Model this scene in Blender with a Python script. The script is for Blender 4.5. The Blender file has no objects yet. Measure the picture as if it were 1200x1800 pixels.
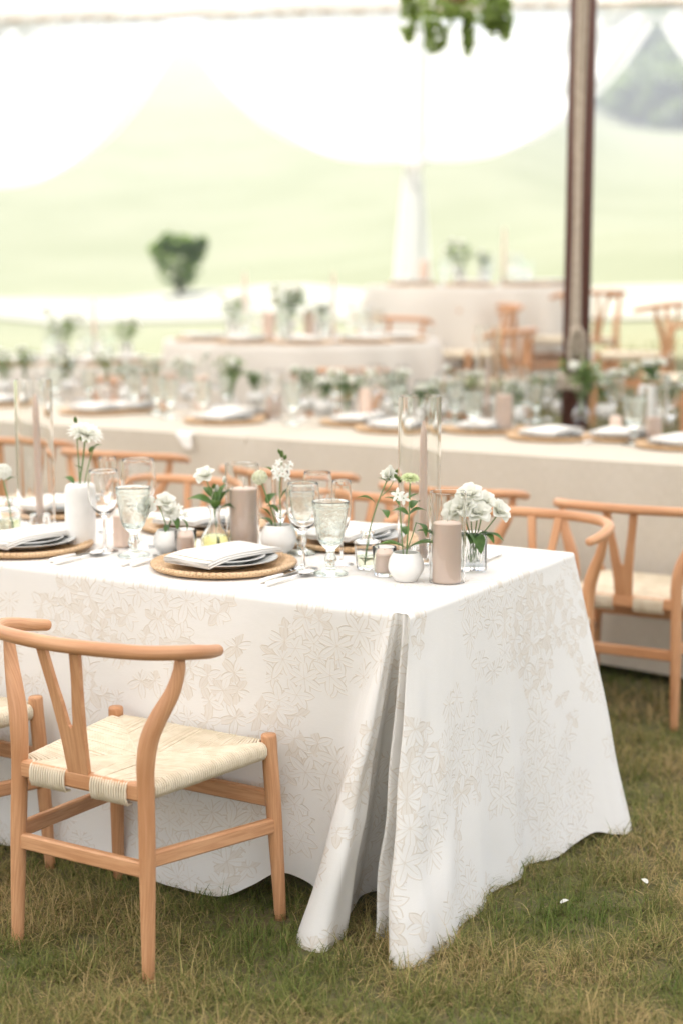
import bpy, bmesh, math, random
import numpy as np
from mathutils import Vector, Matrix, Euler

random.seed(7)
rng = np.random.default_rng(11)
PI = math.pi
scene = bpy.context.scene
COL = scene.collection

# ------------------------------------------------------------------ camera
FPX, CAMH, PITCH = 2824.2, 1.5359, 0.1498
cam_d = bpy.data.cameras.new('camera')
cam = bpy.data.objects.new('camera', cam_d)
COL.objects.link(cam)
cam.location = (0, 0, CAMH)
cam.rotation_euler = (PI / 2 - PITCH, 0, 0)
cam_d.sensor_fit = 'VERTICAL'
cam_d.sensor_height = 36.0
cam_d.lens = FPX / 1800 * 36.0
cam_d.clip_end = 3000
cam_d.dof.use_dof = True
cam_d.dof.focus_distance = 3.78
cam_d.dof.aperture_fstop = 1.55
scene.camera = cam

# ------------------------------------------------------------------ sky, sun, exposure
SUN_EL, SUN_AZ = math.radians(62), math.radians(-32)     # azimuth from +Y towards +X
world = bpy.data.worlds.new('World')
scene.world = world
world.use_nodes = True
wn = world.node_tree
bg = wn.nodes['Background']
sky = wn.nodes.new('ShaderNodeTexSky')
sky.sky_type = 'NISHITA'
sky.sun_disc = False
sky.sun_elevation = SUN_EL
sky.sun_rotation = SUN_AZ
sky.air_density = 1.0
sky.dust_density = 2.0
wn.links.new(sky.outputs['Color'], bg.inputs['Color'])
bg.inputs['Strength'].default_value = 0.15
sun_d = bpy.data.lights.new('sun', 'SUN')
sun_d.energy = 5.0
sun_d.angle = math.radians(0.55)
sun_d.color = (1.0, 0.95, 0.87)
sun = bpy.data.objects.new('sun', sun_d)
COL.objects.link(sun)
sd = Vector((math.sin(SUN_AZ) * math.cos(SUN_EL), math.cos(SUN_AZ) * math.cos(SUN_EL), math.sin(SUN_EL)))
sun.rotation_euler = sd.to_track_quat('Z', 'Y').to_euler()
vs = scene.view_settings
vs.view_transform = 'Standard'
vs.look = 'None'
vs.exposure = 1.43
vs.gamma = 1.0
vs.use_curve_mapping = False
cy = scene.cycles
cy.use_denoising = True
cy.max_bounces = 18
cy.diffuse_bounces = 6
cy.glossy_bounces = 6
cy.transmission_bounces = 16
cy.transparent_max_bounces = 16
cy.caustics_refractive = True
cy.caustics_reflective = False
cy.blur_glossy = 0.5
cy.sample_clamp_indirect = 6.0

# ------------------------------------------------------------------ small helpers
_c, _s = math.cos(PITCH), math.sin(PITCH)
def at(px, py, z):
    """photo pixel -> world point on the horizontal plane at height z"""
    a = (px - 600) / FPX
    b = -(py - 900) / FPX
    d = Vector((a, _c + b * _s, -_s + b * _c))
    t = (z - CAMH) / d.z
    return Vector((d.x * t, d.y * t, z))
def px_scale(p):
    return FPX / (p[1] * _c - (p[2] - CAMH) * _s)
TA = -0.5471
TC = Vector((0.1494, 3.521))
def uv_w(u, v):
    """table-aligned coordinates: u to the left along the long edge, v away from the camera"""
    return Vector((TC.x - u * math.cos(TA) - v * math.sin(TA), TC.y - u * math.sin(TA) + v * math.cos(TA)))
def sstep(a, b, x):
    t = min(1.0, max(0.0, (x - a) / (b - a)))
    return t * t * (3 - 2 * t)
def ground_z(x, y):
    z = 0.0
    if y > 4.6:
        z = 0.012 * (min(y, 8.8) - 4.6) ** 2
    if y > 8.8:
        z += 0.1 * (min(y, 22) - 8.8)
    z += 0.13 * max(-3.0, min(4.0, x)) * sstep(7, 10, y)
    if y > 22:
        k = x * 100 / max(y, 30)
        sl = 0.178 - 0.072 * sstep(4, 19, k)
        d = y - 22
        z += sl * (min(d, 130) - 6 * (1 - math.exp(-min(d, 130) / 6)))
    return z

class MB:
    """collects faces for ONE mesh"""
    def __init__(self):
        self.v = []; self.f = []; self.uv = []; self.mi = []; self.sm = []
    def add(self, verts, faces, uvs=None, mi=0, smooth=True):
        o = len(self.v)
        self.v.extend([tuple(p) for p in verts])
        for fc in faces:
            self.f.append(tuple(i + o for i in fc))
            self.uv.append([uvs[i] for i in fc] if uvs is not None else None)
            self.mi.append(mi); self.sm.append(smooth)
        return self
    def mesh(self, name, mats, sharp=None):
        me = bpy.data.meshes.new(name)
        me.from_pydata(self.v, [], self.f)
        if any(u is not None for u in self.uv):
            lay = me.uv_layers.new(name='UVMap')
            flat = []
            for u, fc in zip(self.uv, self.f):
                if u is None:
                    for _ in fc: flat.extend((0.0, 0.0))
                else:
                    for q in u: flat.extend((q[0], q[1]))
            lay.data.foreach_set('uv', flat)
        for m in (mats if isinstance(mats, (list, tuple)) else [mats]):
            me.materials.append(m)
        me.polygons.foreach_set('material_index', self.mi)
        me.polygons.foreach_set('use_smooth', self.sm)
        me.update()
        if sharp: me.set_sharp_from_angle(angle=math.radians(sharp))
        return me

def smooth_path(pts, n):
    """Catmull-Rom through tuples of any length"""
    P = [np.array(p, float) for p in pts]
    P = [2 * P[0] - P[1]] + P + [2 * P[-1] - P[-2]]
    out = []
    segs = len(P) - 3
    for i in range(n + 1):
        t = i / n * segs
        k = min(int(t), segs - 1); t -= k
        p0, p1, p2, p3 = P[k:k + 4]
        out.append(0.5 * ((2 * p1) + (-p0 + p2) * t + (2 * p0 - 5 * p1 + 4 * p2 - p3) * t * t + (-p0 + 3 * p1 - 3 * p2 + p3) * t ** 3))
    return out

def tube(mb, path, rad, n=10, caps=True, mi=0, flat=None, round_end=False):
    """sweep along path; rad number or list; flat=(sx, sy) scales the section; path frame keeps world up as far as it can"""
    P = [Vector(p[:3]) for p in path]
    m = len(P)
    R = [rad] * m if not hasattr(rad, '__len__') else list(rad)
    if round_end:
        d0 = (P[0] - P[1]).normalized(); d1 = (P[-1] - P[-2]).normalized()
        P = [P[0] + d0 * R[0] * .55, P[0] + d0 * R[0] * .35] + P + [P[-1] + d1 * R[-1] * .35, P[-1] + d1 * R[-1] * .55]
        R = [R[0] * .45, R[0] * .82] + R + [R[-1] * .82, R[-1] * .45]
        m += 4
    verts = []; uvs = []
    T = (P[1] - P[0]).normalized()
    ref = Vector((0, 0, 1)) if abs(T.z) < .9 else Vector((0, 1, 0))
    side = T.cross(ref).normalized(); up = side.cross(T)
    L = 0
    for i in range(m):
        if i > 0: L += (P[i] - P[i - 1]).length
        t = (P[min(i + 1, m - 1)] - P[max(i - 1, 0)]).normalized()
        q = T.rotation_difference(t)
        side = q @ side; up = q @ up; T = t
        fx, fy = flat if flat else (1, 1)
        for k in range(n):
            a = 2 * PI * k / n
            verts.append(P[i] + side * (math.cos(a) * R[i] * fx) + up * (math.sin(a) * R[i] * fy))
            uvs.append((k / n * 2 * PI * R[max(0, i)], L))
    faces = []
    for i in range(m - 1):
        for k in range(n):
            a = i * n + k; b = i * n + (k + 1) % n
            faces.append((a, b, b + n, a + n))
    if caps:
        faces.append(tuple(range(n - 1, -1, -1)))
        faces.append(tuple((m - 1) * n + k for k in range(n)))
    mb.add(verts, faces, uvs, mi)
    return mb

def lathe(mb, prof, n=40, mi=0, cx=0, cy_=0, z0=0, mod=None):
    """revolve (r, z) points; r==0 points collapse to a pole"""
    verts = []; idx = []
    for j, (r, z) in enumerate(prof):
        if r < 1e-6:
            idx.append([len(verts)] * n); verts.append((cx, cy_, z0 + z))
        else:
            row = []
            for k in range(n):
                a = 2 * PI * k / n
                rr = r * (mod(a, j, z) if mod else 1)
                row.append(len(verts)); verts.append((cx + rr * math.cos(a), cy_ + rr * math.sin(a), z0 + z))
            idx.append(row)
    faces = []
    for j in range(len(prof) - 1):
        for k in range(n):
            q = [idx[j][k], idx[j][(k + 1) % n], idx[j + 1][(k + 1) % n], idx[j + 1][k]]
            q2 = []
            for x in q:
                if x not in q2: q2.append(x)
            if len(q2) > 2: faces.append(tuple(q2))
    mb.add(verts, faces, None, mi)
    return mb

def bar(mb, a, b, w, h, up=(0, 0, 1), bev=.004, mi=0):
    """bevelled rectangular bar from a to b, w sideways and h along up"""
    a = Vector(a); b = Vector(b)
    t = (b - a).normalized(); s = t.cross(Vector(up)).normalized(); u = s.cross(t)
    hw, hh = w / 2, h / 2
    sec = [(hw - bev, -hh), (hw, -hh + bev), (hw, hh - bev), (hw - bev, hh), (-hw + bev, hh), (-hw, hh - bev), (-hw, -hh + bev), (-hw + bev, -hh)]
    L = (b - a).length
    verts = []; uvs = []
    for p, l in ((a, 0), (b, L)):
        for k, (x, y) in enumerate(sec):
            verts.append(p + s * x + u * y); uvs.append((x + y * .7, l))
    faces = [(k, (k + 1) % 8, (k + 1) % 8 + 8, k + 8) for k in range(8)] + [tuple(range(7, -1, -1)), tuple(range(8, 16))]
    mb.add(verts, faces, uvs, mi, smooth=False)
    return mb

def xform(mb_src, M, mb_dst, mi_off=0):
    o = len(mb_dst.v)
    mb_dst.v.extend([tuple(M @ Vector(p)) for p in mb_src.v])
    mb_dst.f.extend([tuple(i + o for i in fc) for fc in mb_src.f])
    mb_dst.uv.extend(mb_src.uv); mb_dst.mi.extend([m + mi_off for m in mb_src.mi]); mb_dst.sm.extend(mb_src.sm)

def link(name, data, parent=None, loc=(0, 0, 0), rot=(0, 0, 0), scale=None):
    o = bpy.data.objects.new(name, data)
    COL.objects.link(o)
    o.parent = parent
    o.location = loc; o.rotation_euler = rot
    if scale is not None:
        o.scale = scale if hasattr(scale, '__len__') else (scale,) * 3
    return o
def tag(o, label, cat, group=None):
    o['label'] = label; o['category'] = cat
    if group: o['group'] = group
    return o
def structure(o):
    o['kind'] = 'structure'; return o
def stuff(o):
    o['kind'] = 'stuff'; return o
def thing(name, label, cat, parts, loc=(0, 0, 0), rz=0.0, group=None, scale=None, rot=None):
    """parts: a mesh (one-mesh thing) or a list of (part name, mesh, [sub-parts]); alike things share mesh data"""
    r = rot if rot is not None else (0, 0, rz)
    if not isinstance(parts, list):
        return tag(link(name, parts, None, loc, r, scale), label, cat, group)
    e = tag(link(name, None, None, loc, r, scale), label, cat, group)
    e.empty_display_size = .05
    for p in parts:
        o = link(p[0], p[1], e)
        for q in (p[2] if len(p) > 2 else []):
            link(q[0], q[1], o)
    return e

# ------------------------------------------------------------------ materials
MAT = {}
def new_mat(name):
    m = bpy.data.materials.new(name); m.use_nodes = True
    nt = m.node_tree
    for n in list(nt.nodes): nt.nodes.remove(n)
    out = nt.nodes.new('ShaderNodeOutputMaterial')
    MAT[name] = m
    return m, nt, out
def setin(nt, sock, v):
    if isinstance(v, bpy.types.NodeSocket): nt.links.new(v, sock)
    elif v is not None:
        if sock.type == 'RGBA' and len(v) == 3: v = (*v, 1)
        sock.default_value = v
def mth(nt, op, a, b=None, c=None, clamp=False):
    n = nt.nodes.new('ShaderNodeMath'); n.operation = op; n.use_clamp = clamp
    for i, v in enumerate((a, b, c)):
        if v is not None: setin(nt, n.inputs[i], v)
    return n.outputs[0]
def vmth(nt, op, a, b=None):
    n = nt.nodes.new('ShaderNodeVectorMath'); n.operation = op
    setin(nt, n.inputs[0], a)
    if b is not None: setin(nt, n.inputs[1], b)
    return n.outputs[1] if op in ('LENGTH', 'DOT_PRODUCT', 'DISTANCE') else n.outputs[0]
def mixc(nt, f, a, b, mode='MIX'):
    n = nt.nodes.new('ShaderNodeMix'); n.data_type = 'RGBA'; n.blend_type = mode
    setin(nt, n.inputs[0], f); setin(nt, n.inputs[6], a); setin(nt, n.inputs[7], b)
    return n.outputs[2]
def coords(nt, kind='Object', scale=(1, 1, 1)):
    tc = nt.nodes.new('ShaderNodeTexCoord')
    mp = nt.nodes.new('ShaderNodeMapping')
    nt.links.new(tc.outputs[kind], mp.inputs[0])
    mp.inputs['Scale'].default_value = scale
    return mp.outputs[0]
def noise(nt, vec, scale=5, detail=4, rough=.55, out='Fac'):
    n = nt.nodes.new('ShaderNodeTexNoise')
    nt.links.new(vec, n.inputs['Vector'])
    n.inputs['Scale'].default_value = scale; n.inputs['Detail'].default_value = detail; n.inputs['Roughness'].default_value = rough
    return n.outputs[out]
def ramp(nt, f, a, b):
    n = nt.nodes.new('ShaderNodeMapRange'); n.interpolation_type = 'SMOOTHSTEP'
    setin(nt, n.inputs[0], f)
    n.inputs[1].default_value = a; n.inputs[2].default_value = b
    return n.outputs[0]
def bump(nt, h, strength=.3, dist=.002):
    n = nt.nodes.new('ShaderNodeBump')
    nt.links.new(h, n.inputs['Height'])
    n.inputs['Strength'].default_value = strength; n.inputs['Distance'].default_value = dist
    return n.outputs[0]
def principled(nt, out, color, rough=.5, normal=None, **kw):
    p = nt.nodes.new('ShaderNodeBsdfPrincipled')
    setin(nt, p.inputs['Base Color'], color); setin(nt, p.inputs['Roughness'], rough)
    if normal is not None: nt.links.new(normal, p.inputs['Normal'])
    for k, v in kw.items(): setin(nt, p.inputs[k.replace('_', ' ')], v)
    nt.links.new(p.outputs[0], out.inputs[0])
    return p
def simple(name, c1, c2=None, rough=.5, scale=8, bs=0.0, bscale=60, bdist=.002, coord='Object', stretch=(1, 1, 1), **kw):
    m, nt, out = new_mat(name)
    v = coords(nt, coord, stretch)
    col = c1
    if c2 is not None:
        col = mixc(nt, ramp(nt, noise(nt, v, scale), .3, .7), c1, c2)
    nrm = bump(nt, noise(nt, v, bscale, 3), bs, bdist) if bs else None
    principled(nt, out, col, rough, nrm, **kw)
    return m

def wood_mat(name, c1, c2, c3):
    m, nt, out = new_mat(name)
    v = coords(nt, 'UV', (240, 9, 1))
    oi = nt.nodes.new('ShaderNodeObjectInfo')
    off = nt.nodes.new('ShaderNodeCombineXYZ')
    nt.links.new(mth(nt, 'MULTIPLY', oi.outputs['Random'], 37.0), off.inputs[2])
    v = vmth(nt, 'ADD', v, off.outputs[0])
    g = noise(nt, v, 1.0, 5, .6)
    v2 = vmth(nt, 'ADD', coords(nt, 'UV', (22, 3.0, 1)), off.outputs[0])
    g2 = noise(nt, v2, 1.0, 3, .5)
    col = mixc(nt, ramp(nt, g, .38, .62), c1, c2)
    col = mixc(nt, mth(nt, 'MULTIPLY', ramp(nt, g2, .42, .7), .75), col, c3)
    principled(nt, out, col, mth(nt, 'MULTIPLY_ADD', g, .2, .34), bump(nt, g, .12, .0006), Specular_IOR_Level=.4)
    return m
wood_mat('beech', (.60, .33, .175), (.50, .25, .122), (.43, .20, .09))

def fabric_mix(name, color, transl, fac, rough=.9, normal=None, nt=None, out=None):
    if nt is None:
        m, nt, out = new_mat(name)
    d = nt.nodes.new('ShaderNodeBsdfDiffuse'); t = nt.nodes.new('ShaderNodeBsdfTranslucent'); mx = nt.nodes.new('ShaderNodeMixShader')
    setin(nt, d.inputs[0], color); setin(nt, t.inputs[0], transl); mx.inputs[0].default_value = fac
    if normal is not None:
        nt.links.new(normal, d.inputs['Normal'])
    nt.links.new(d.outputs[0], mx.inputs[1]); nt.links.new(t.outputs[0], mx.inputs[2]); nt.links.new(mx.outputs[0], out.inputs[0])
    return mx

def leaf_mat(name, c1, c2, fac=.3):
    m, nt, out = new_mat(name)
    oi = nt.nodes.new('ShaderNodeObjectInfo')
    v = coords(nt, 'Object')
    f = noise(nt, v, 40, 2)
    col = mixc(nt, ramp(nt, f, .3, .7), c1, c2)
    p = nt.nodes.new('ShaderNodeBsdfPrincipled'); setin(nt, p.inputs['Base Color'], col); p.inputs['Roughness'].default_value = .45
    p.inputs['Specular IOR Level'].default_value = .3
    t = nt.nodes.new('ShaderNodeBsdfTranslucent'); setin(nt, t.inputs[0], mixc(nt, .5, col, (.25, .35, .05)))
    mx = nt.nodes.new('ShaderNodeMixShader'); mx.inputs[0].default_value = fac
    nt.links.new(p.outputs[0], mx.inputs[1]); nt.links.new(t.outputs[0], mx.inputs[2]); nt.links.new(mx.outputs[0], out.inputs[0])
    return m
leaf_mat('leaf', (.055, .125, .04), (.09, .18, .05))
leaf_mat('leaf_pale', (.15, .24, .08), (.22, .30, .11))
leaf_mat('leaf_tree', (.13, .18, .075), (.18, .225, .105), .5)
leaf_mat('leaf_shrub', (.12, .19, .07), (.19, .27, .11), .6)
leaf_mat('leaf_hang', (.24, .34, .10), (.32, .41, .15), .6)
fabric_mix('petal_white', (.88, .88, .84), (.86, .87, .78), .38)
fabric_mix('petal_cream', (.80, .81, .66), (.78, .80, .60), .35)
fabric_mix('petal_green', (.62, .68, .42), (.62, .70, .38), .3)
simple('stem_green', (.12, .22, .07), (.17, .26, .09), .5, 30)

def glass_mat(name, color, ior=1.47, rough=0.0, relief=None):
    m, nt, out = new_mat(name)
    g = nt.nodes.new('ShaderNodeBsdfGlass')
    setin(nt, g.inputs['Color'], color); g.inputs['IOR'].default_value = ior; g.inputs['Roughness'].default_value = rough
    if relief:
        v = coords(nt, 'Object')
        nt.links.new(bump(nt, noise(nt, v, relief[0], 2), relief[1], relief[2]), g.inputs['Normal'])
    nt.links.new(g.outputs[0], out.inputs[0])
    return m
glass_mat('glass', (.997, .998, .996))
glass_mat('glass_green', (.978, .996, .983), relief=(150, .35, .003))
glass_mat('water', (.97, .98, .88), 1.333)
glass_mat('water_yellow', (.93, .92, .62), 1.333)

simple('candle', (.73, .565, .465), (.77, .60, .50), .38, 6, .05, 30, .003, Subsurface_Weight=.15, Subsurface_Radius=(.02, .012, .008), Subsurface_Scale=.3)
simple('wick', (.75, .72, .66), None, .9)
simple('ceramic', (.80, .785, .755), (.74, .73, .70), .62, 25, .25, 140, .0012)
simple('porcelain', (.80, .80, .78), None, .16, Coat_Weight=.3)
simple('porcelain_grey', (.62, .63, .62), (.55, .57, .56), .22, 60)
simple('rim_green', (.10, .20, .15), None, .25)
simple('pearl', (.84, .82, .78), (.78, .76, .72), .2, 20)
simple('steel', (.78, .77, .75), None, .14, Metallic=1.0)
simple('rope', (.50, .43, .35), (.38, .32, .25), .9, 50, .5, 240, .004)
simple('dark_wood', (.105, .036, .024), (.075, .026, .018), .65, 3, .1, 50, .002, 'UV', (120, 6, 1))
simple('bark', (.12, .09, .06), (.07, .05, .035), .9, 4, .5, 20, .02)
simple('pale_ground', (.33, .32, .26), (.27, .265, .20), .95, 9, .5, 90, .01)  # paler ground tone for the strip across the slope
simple('tape', (.82, .81, .78), None, .8)

# white napkin linen
m, nt, out = new_mat('napkin')
v = coords(nt, 'UV', (1, 1, 1))
wv = noise(nt, coords(nt, 'UV', (900, 900, 1)), 1, 1)
fabric_mix('napkin', (.88, .865, .83), (.8, .78, .74), .2, normal=bump(nt, wv, .15, .0006), nt=nt, out=out)
simple('stitch', (.36, .30, .20), None, .9)

# natural linen
def linen(name, c1, c2):
    m, nt, out = new_mat(name)
    a = noise(nt, coords(nt, 'UV', (420, 26, 1)), 1, 2); b = noise(nt, coords(nt, 'UV', (26, 420, 1)), 1, 2)
    w = mth(nt, 'ADD', a, b)
    big = noise(nt, coords(nt, 'UV', (3, 1.2, 1)), 1, 3)
    w2 = mth(nt, 'MULTIPLY_ADD', big, .25, mth(nt, 'MULTIPLY', w, .45))
    fabric_mix(name, mixc(nt, ramp(nt, w2, .38, .75), c1, c2), c2, .1, normal=bump(nt, w, .35, .0015), nt=nt, out=out)
linen('linen', (.66, .61, .53), (.54, .49, .41))
linen('linen_grey', (.73, .69, .63), (.65, .61, .55))

# paper cord
m, nt, out = new_mat('paper_cord')
v = coords(nt, 'UV', (260, 420, 1))
tw = nt.nodes.new('ShaderNodeTexWave'); tw.bands_direction = 'DIAGONAL'
nt.links.new(coords(nt, 'UV', (80, 130, 1)), tw.inputs[0]); tw.inputs['Scale'].default_value = 1.0
tw.inputs['Distortion'].default_value = 1.0
f1 = noise(nt, coords(nt, 'Object', (30, 30, 30)), 1, 2)
col = mixc(nt, ramp(nt, f1, .35, .65), (.82, .735, .59), (.72, .63, .48))
col = mixc(nt, mth(nt, 'MULTIPLY', tw.outputs['Fac'], .35), col, (.50, .41, .27))
principled(nt, out, col, .75, bump(nt, tw.outputs['Fac'], .5, .0008))

# rattan
m, nt, out = new_mat('rattan')
f1 = noise(nt, coords(nt, 'Object', (60, 60, 200)), 1, 3)
f2 = noise(nt, coords(nt, 'Object', (9, 9, 9)), 1, 2)
sp = nt.nodes.new('ShaderNodeSeparateXYZ'); nt.links.new(coords(nt, 'Object'), sp.inputs[0])
rr_ = mth(nt, 'SQRT', mth(nt, 'ADD', mth(nt, 'MULTIPLY', sp.outputs[0], sp.outputs[0]), mth(nt, 'MULTIPLY', sp.outputs[1], sp.outputs[1])))
an_ = mth(nt, 'ARCTAN2', sp.outputs[1], sp.outputs[0])
row_ = mth(nt, 'FLOOR', mth(nt, 'MULTIPLY_ADD', sp.outputs[2], 230.0, mth(nt, 'MULTIPLY', rr_, 190.0)))
wv_ = mth(nt, 'SINE', mth(nt, 'MULTIPLY_ADD', an_, 70.0, mth(nt, 'MULTIPLY', row_, PI)))
gap_ = ramp(nt, wv_, -.4, -.95)
col = mixc(nt, ramp(nt, f1, .3, .7), (.70, .48, .28), (.50, .31, .15))
col = mixc(nt, mth(nt, 'MULTIPLY', gap_, .7), col, (.22, .12, .05))
col = mixc(nt, mth(nt, 'MULTIPLY', ramp(nt, f2, .4, .7), .4), col, (.72, .52, .32))
principled(nt, out, col, .5)

# jacquard: white ground, sprays of outlined leaf-petalled flowers, some petals filled beige
m, nt, out = new_mat('jacquard')
tc = nt.nodes.new('ShaderNodeTexCoord')
warp = noise(nt, coords(nt, 'UV', (1, 1, 1)), 9, 2, .5, 'Color')
uvw = vmth(nt, 'ADD', tc.outputs['UV'], vmth(nt, 'SCALE', vmth(nt, 'SUBTRACT', warp, (.5, .5, .5))))
for n_ in nt.nodes:
    if n_.bl_idname == 'ShaderNodeVectorMath' and n_.operation == 'SCALE': n_.inputs['Scale'].default_value = .018
def flower_layer(off, scale, R, petals, W, thr):
    p = vmth(nt, 'ADD', uvw, off)
    vo = nt.nodes.new('ShaderNodeTexVoronoi'); vo.voronoi_dimensions = '2D'
    nt.links.new(p, vo.inputs['Vector']); vo.inputs['Scale'].default_value = scale; vo.inputs['Randomness'].default_value = .75
    d = vmth(nt, 'SUBTRACT', p, vo.outputs['Position'])
    sp = nt.nodes.new('ShaderNodeSeparateXYZ'); nt.links.new(d, sp.inputs[0])
    sc = nt.nodes.new('ShaderNodeSeparateColor'); nt.links.new(vo.outputs['Color'], sc.inputs[0])
    # each flower keeps a size and a turn of its own
    Rr = mth(nt, 'MULTIPLY', mth(nt, 'MULTIPLY_ADD', sc.outputs[0], .5, .72), R)
    r = mth(nt, 'SQRT', mth(nt, 'ADD', mth(nt, 'MULTIPLY', sp.outputs[0], sp.outputs[0]), mth(nt, 'MULTIPLY', sp.outputs[1], sp.outputs[1])))
    th = mth(nt, 'ADD', mth(nt, 'ARCTAN2', sp.outputs[1], sp.outputs[0]), mth(nt, 'MULTIPLY', sc.outputs[1], 6.0))
    k = mth(nt, 'MULTIPLY', th, petals / (2 * PI))
    fr = mth(nt, 'SUBTRACT', mth(nt, 'FRACT', k), .5)
    pid = mth(nt, 'FLOOR', k)
    lat = mth(nt, 'ABSOLUTE', mth(nt, 'MULTIPLY', mth(nt, 'MULTIPLY', r, fr), 2 * PI / petals))
    rho = mth(nt, 'DIVIDE', r, Rr)
    rc = mth(nt, 'MINIMUM', rho, 1.0)
    bound = mth(nt, 'MULTIPLY', mth(nt, 'POWER', mth(nt, 'SINE', mth(nt, 'MULTIPLY', rc, PI)), .8), W)
    dd = mth(nt, 'SUBTRACT', lat, bound)
    here = mth(nt, 'GREATER_THAN', mth(nt, 'MULTIPLY_ADD', sc.outputs[1], .26, noise(nt, vmth(nt, 'SUBTRACT', vo.outputs['Position'], off), 4.2, 1)), thr + .13)
    inr = mth(nt, 'MULTIPLY', mth(nt, 'LESS_THAN', rho, 1.03), here)
    line = mth(nt, 'SUBTRACT', 1.0, ramp(nt, mth(nt, 'ABSOLUTE', dd), .0008, .0022))
    rib = mth(nt, 'MULTIPLY', mth(nt, 'SUBTRACT', 1.0, ramp(nt, lat, .0004, .0012)), mth(nt, 'LESS_THAN', rho, .7))
    ln = mth(nt, 'MULTIPLY', mth(nt, 'MAXIMUM', line, mth(nt, 'MULTIPLY', rib, .8)), inr)
    ins = mth(nt, 'MULTIPLY', ramp(nt, dd, .0012, -.0008), inr)
    sel = mth(nt, 'GREATER_THAN', mth(nt, 'FRACT', mth(nt, 'MULTIPLY_ADD', pid, .377, mth(nt, 'MULTIPLY', sc.outputs[2], 5.3))), .60)
    heavy = mth(nt, 'GREATER_THAN', noise(nt, vmth(nt, 'SUBTRACT', vo.outputs['Position'], off), 2.7, 1), .53)
    fill = mth(nt, 'MULTIPLY', mth(nt, 'MULTIPLY', ins, sel), heavy)
    return ln, ins, fill
la = flower_layer((0, 0, 0), 14.0, .056, 6, .0122, .525)
lb = flower_layer((.437, .291, 0), 17, .045, 5, .0108, .515)
ln = mth(nt, 'MAXIMUM', la[0], mth(nt, 'MULTIPLY', lb[0], mth(nt, 'SUBTRACT', 1.0, la[1])))
ins = mth(nt, 'MAXIMUM', la[1], lb[1])
fill = mth(nt, 'MAXIMUM', la[2], mth(nt, 'MULTIPLY', lb[2], mth(nt, 'SUBTRACT', 1.0, la[1])))
slub = noise(nt, coords(nt, 'UV', (60, 500, 1)), 1, 2)
basec = mixc(nt, slub, (.84, .825, .80), (.79, .775, .745))
stria = noise(nt, coords(nt, 'UV', (900, 60, 1)), 1, 1)
col = mixc(nt, mth(nt, 'MULTIPLY', fill, mth(nt, 'MULTIPLY_ADD', stria, .55, .08)), basec, (.68, .60, .50))
col = mixc(nt, mth(nt, 'MULTIPLY', ln, .62), col, (.66, .585, .49))
hgt = mth(nt, 'SUBTRACT', mth(nt, 'MULTIPLY', ins, .5), mth(nt, 'MULTIPLY', ln, .9))
hgt = mth(nt, 'ADD', hgt, mth(nt, 'MULTIPLY', slub, .25))
hgt = mth(nt, 'ADD', hgt, mth(nt, 'MULTIPLY', noise(nt, coords(nt, 'UV', (9, 14, 1)), 1, 3), 1.6))
cr = mth(nt, 'ABSOLUTE', mth(nt, 'SUBTRACT', noise(nt, coords(nt, 'UV', (3.2, 7.5, 1)), 1, 2), .5))
hgt = mth(nt, 'ADD', hgt, mth(nt, 'MULTIPLY', ramp(nt, cr, 0.0, .25), .5))
fabric_mix('jacquard', col, (.72, .70, .66), .10, normal=bump(nt, hgt, .38, .0022), nt=nt, out=out)

# tent canvas and sheer curtains
m, nt, out = new_mat('canvas')
f = noise(nt, coords(nt, 'Object', (3, 3, 3)), 1, 3)
fabric_mix('canvas', (.72, .69, .64), mixc(nt, f, (.80, .765, .715), (.86, .825, .78)), .62, nt=nt, out=out)
m, nt, out = new_mat('sheer')
mx = fabric_mix('sheer', (.80, .80, .79), (.80, .80, .79), .62, nt=nt, out=out)
tr = nt.nodes.new('ShaderNodeBsdfTransparent'); mx2 = nt.nodes.new('ShaderNodeMixShader'); mx2.inputs[0].default_value = .24
nt.links.new(mx.outputs[0], mx2.inputs[1]); nt.links.new(tr.outputs[0], mx2.inputs[2]); nt.links.new(mx2.outputs[0], out.inputs[0])

# ground: thatch and soil near, mown lawn far
m, nt, out = new_mat('lawn')
v = coords(nt, 'Object')
a = noise(nt, v, 3.2, 4); b = noise(nt, v, 38, 4, .7); c_ = noise(nt, v, .35, 3)
near = mixc(nt, ramp(nt, a, .35, .65), (.105, .085, .040), (.085, .10, .035))
near = mixc(nt, ramp(nt, b, .35, .7), near, (.16, .13, .065))
far = mixc(nt, ramp(nt, c_, .35, .65), (.165, .175, .092), (.19, .195, .112))
sp = nt.nodes.new('ShaderNodeSeparateXYZ'); nt.links.new(v, sp.inputs[0])
col = mixc(nt, ramp(nt, sp.outputs[1], 8.0, 16.0), near, far)
principled(nt, out, col, .95, bump(nt, b, .6, .012))

m, nt, out = new_mat('grass_blade')
at_ = nt.nodes.new('ShaderNodeAttribute'); at_.attribute_name = 'tint'
p = nt.nodes.new('ShaderNodeBsdfDiffuse'); nt.links.new(at_.outputs['Color'], p.inputs[0])
t = nt.nodes.new('ShaderNodeBsdfTranslucent'); nt.links.new(at_.outputs['Color'], t.inputs[0])
mx = nt.nodes.new('ShaderNodeMixShader'); mx.inputs[0].default_value = .3
nt.links.new(p.outputs[0], mx.inputs[1]); nt.links.new(t.outputs[0], mx.inputs[2]); nt.links.new(mx.outputs[0], out.inputs[0])
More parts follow.
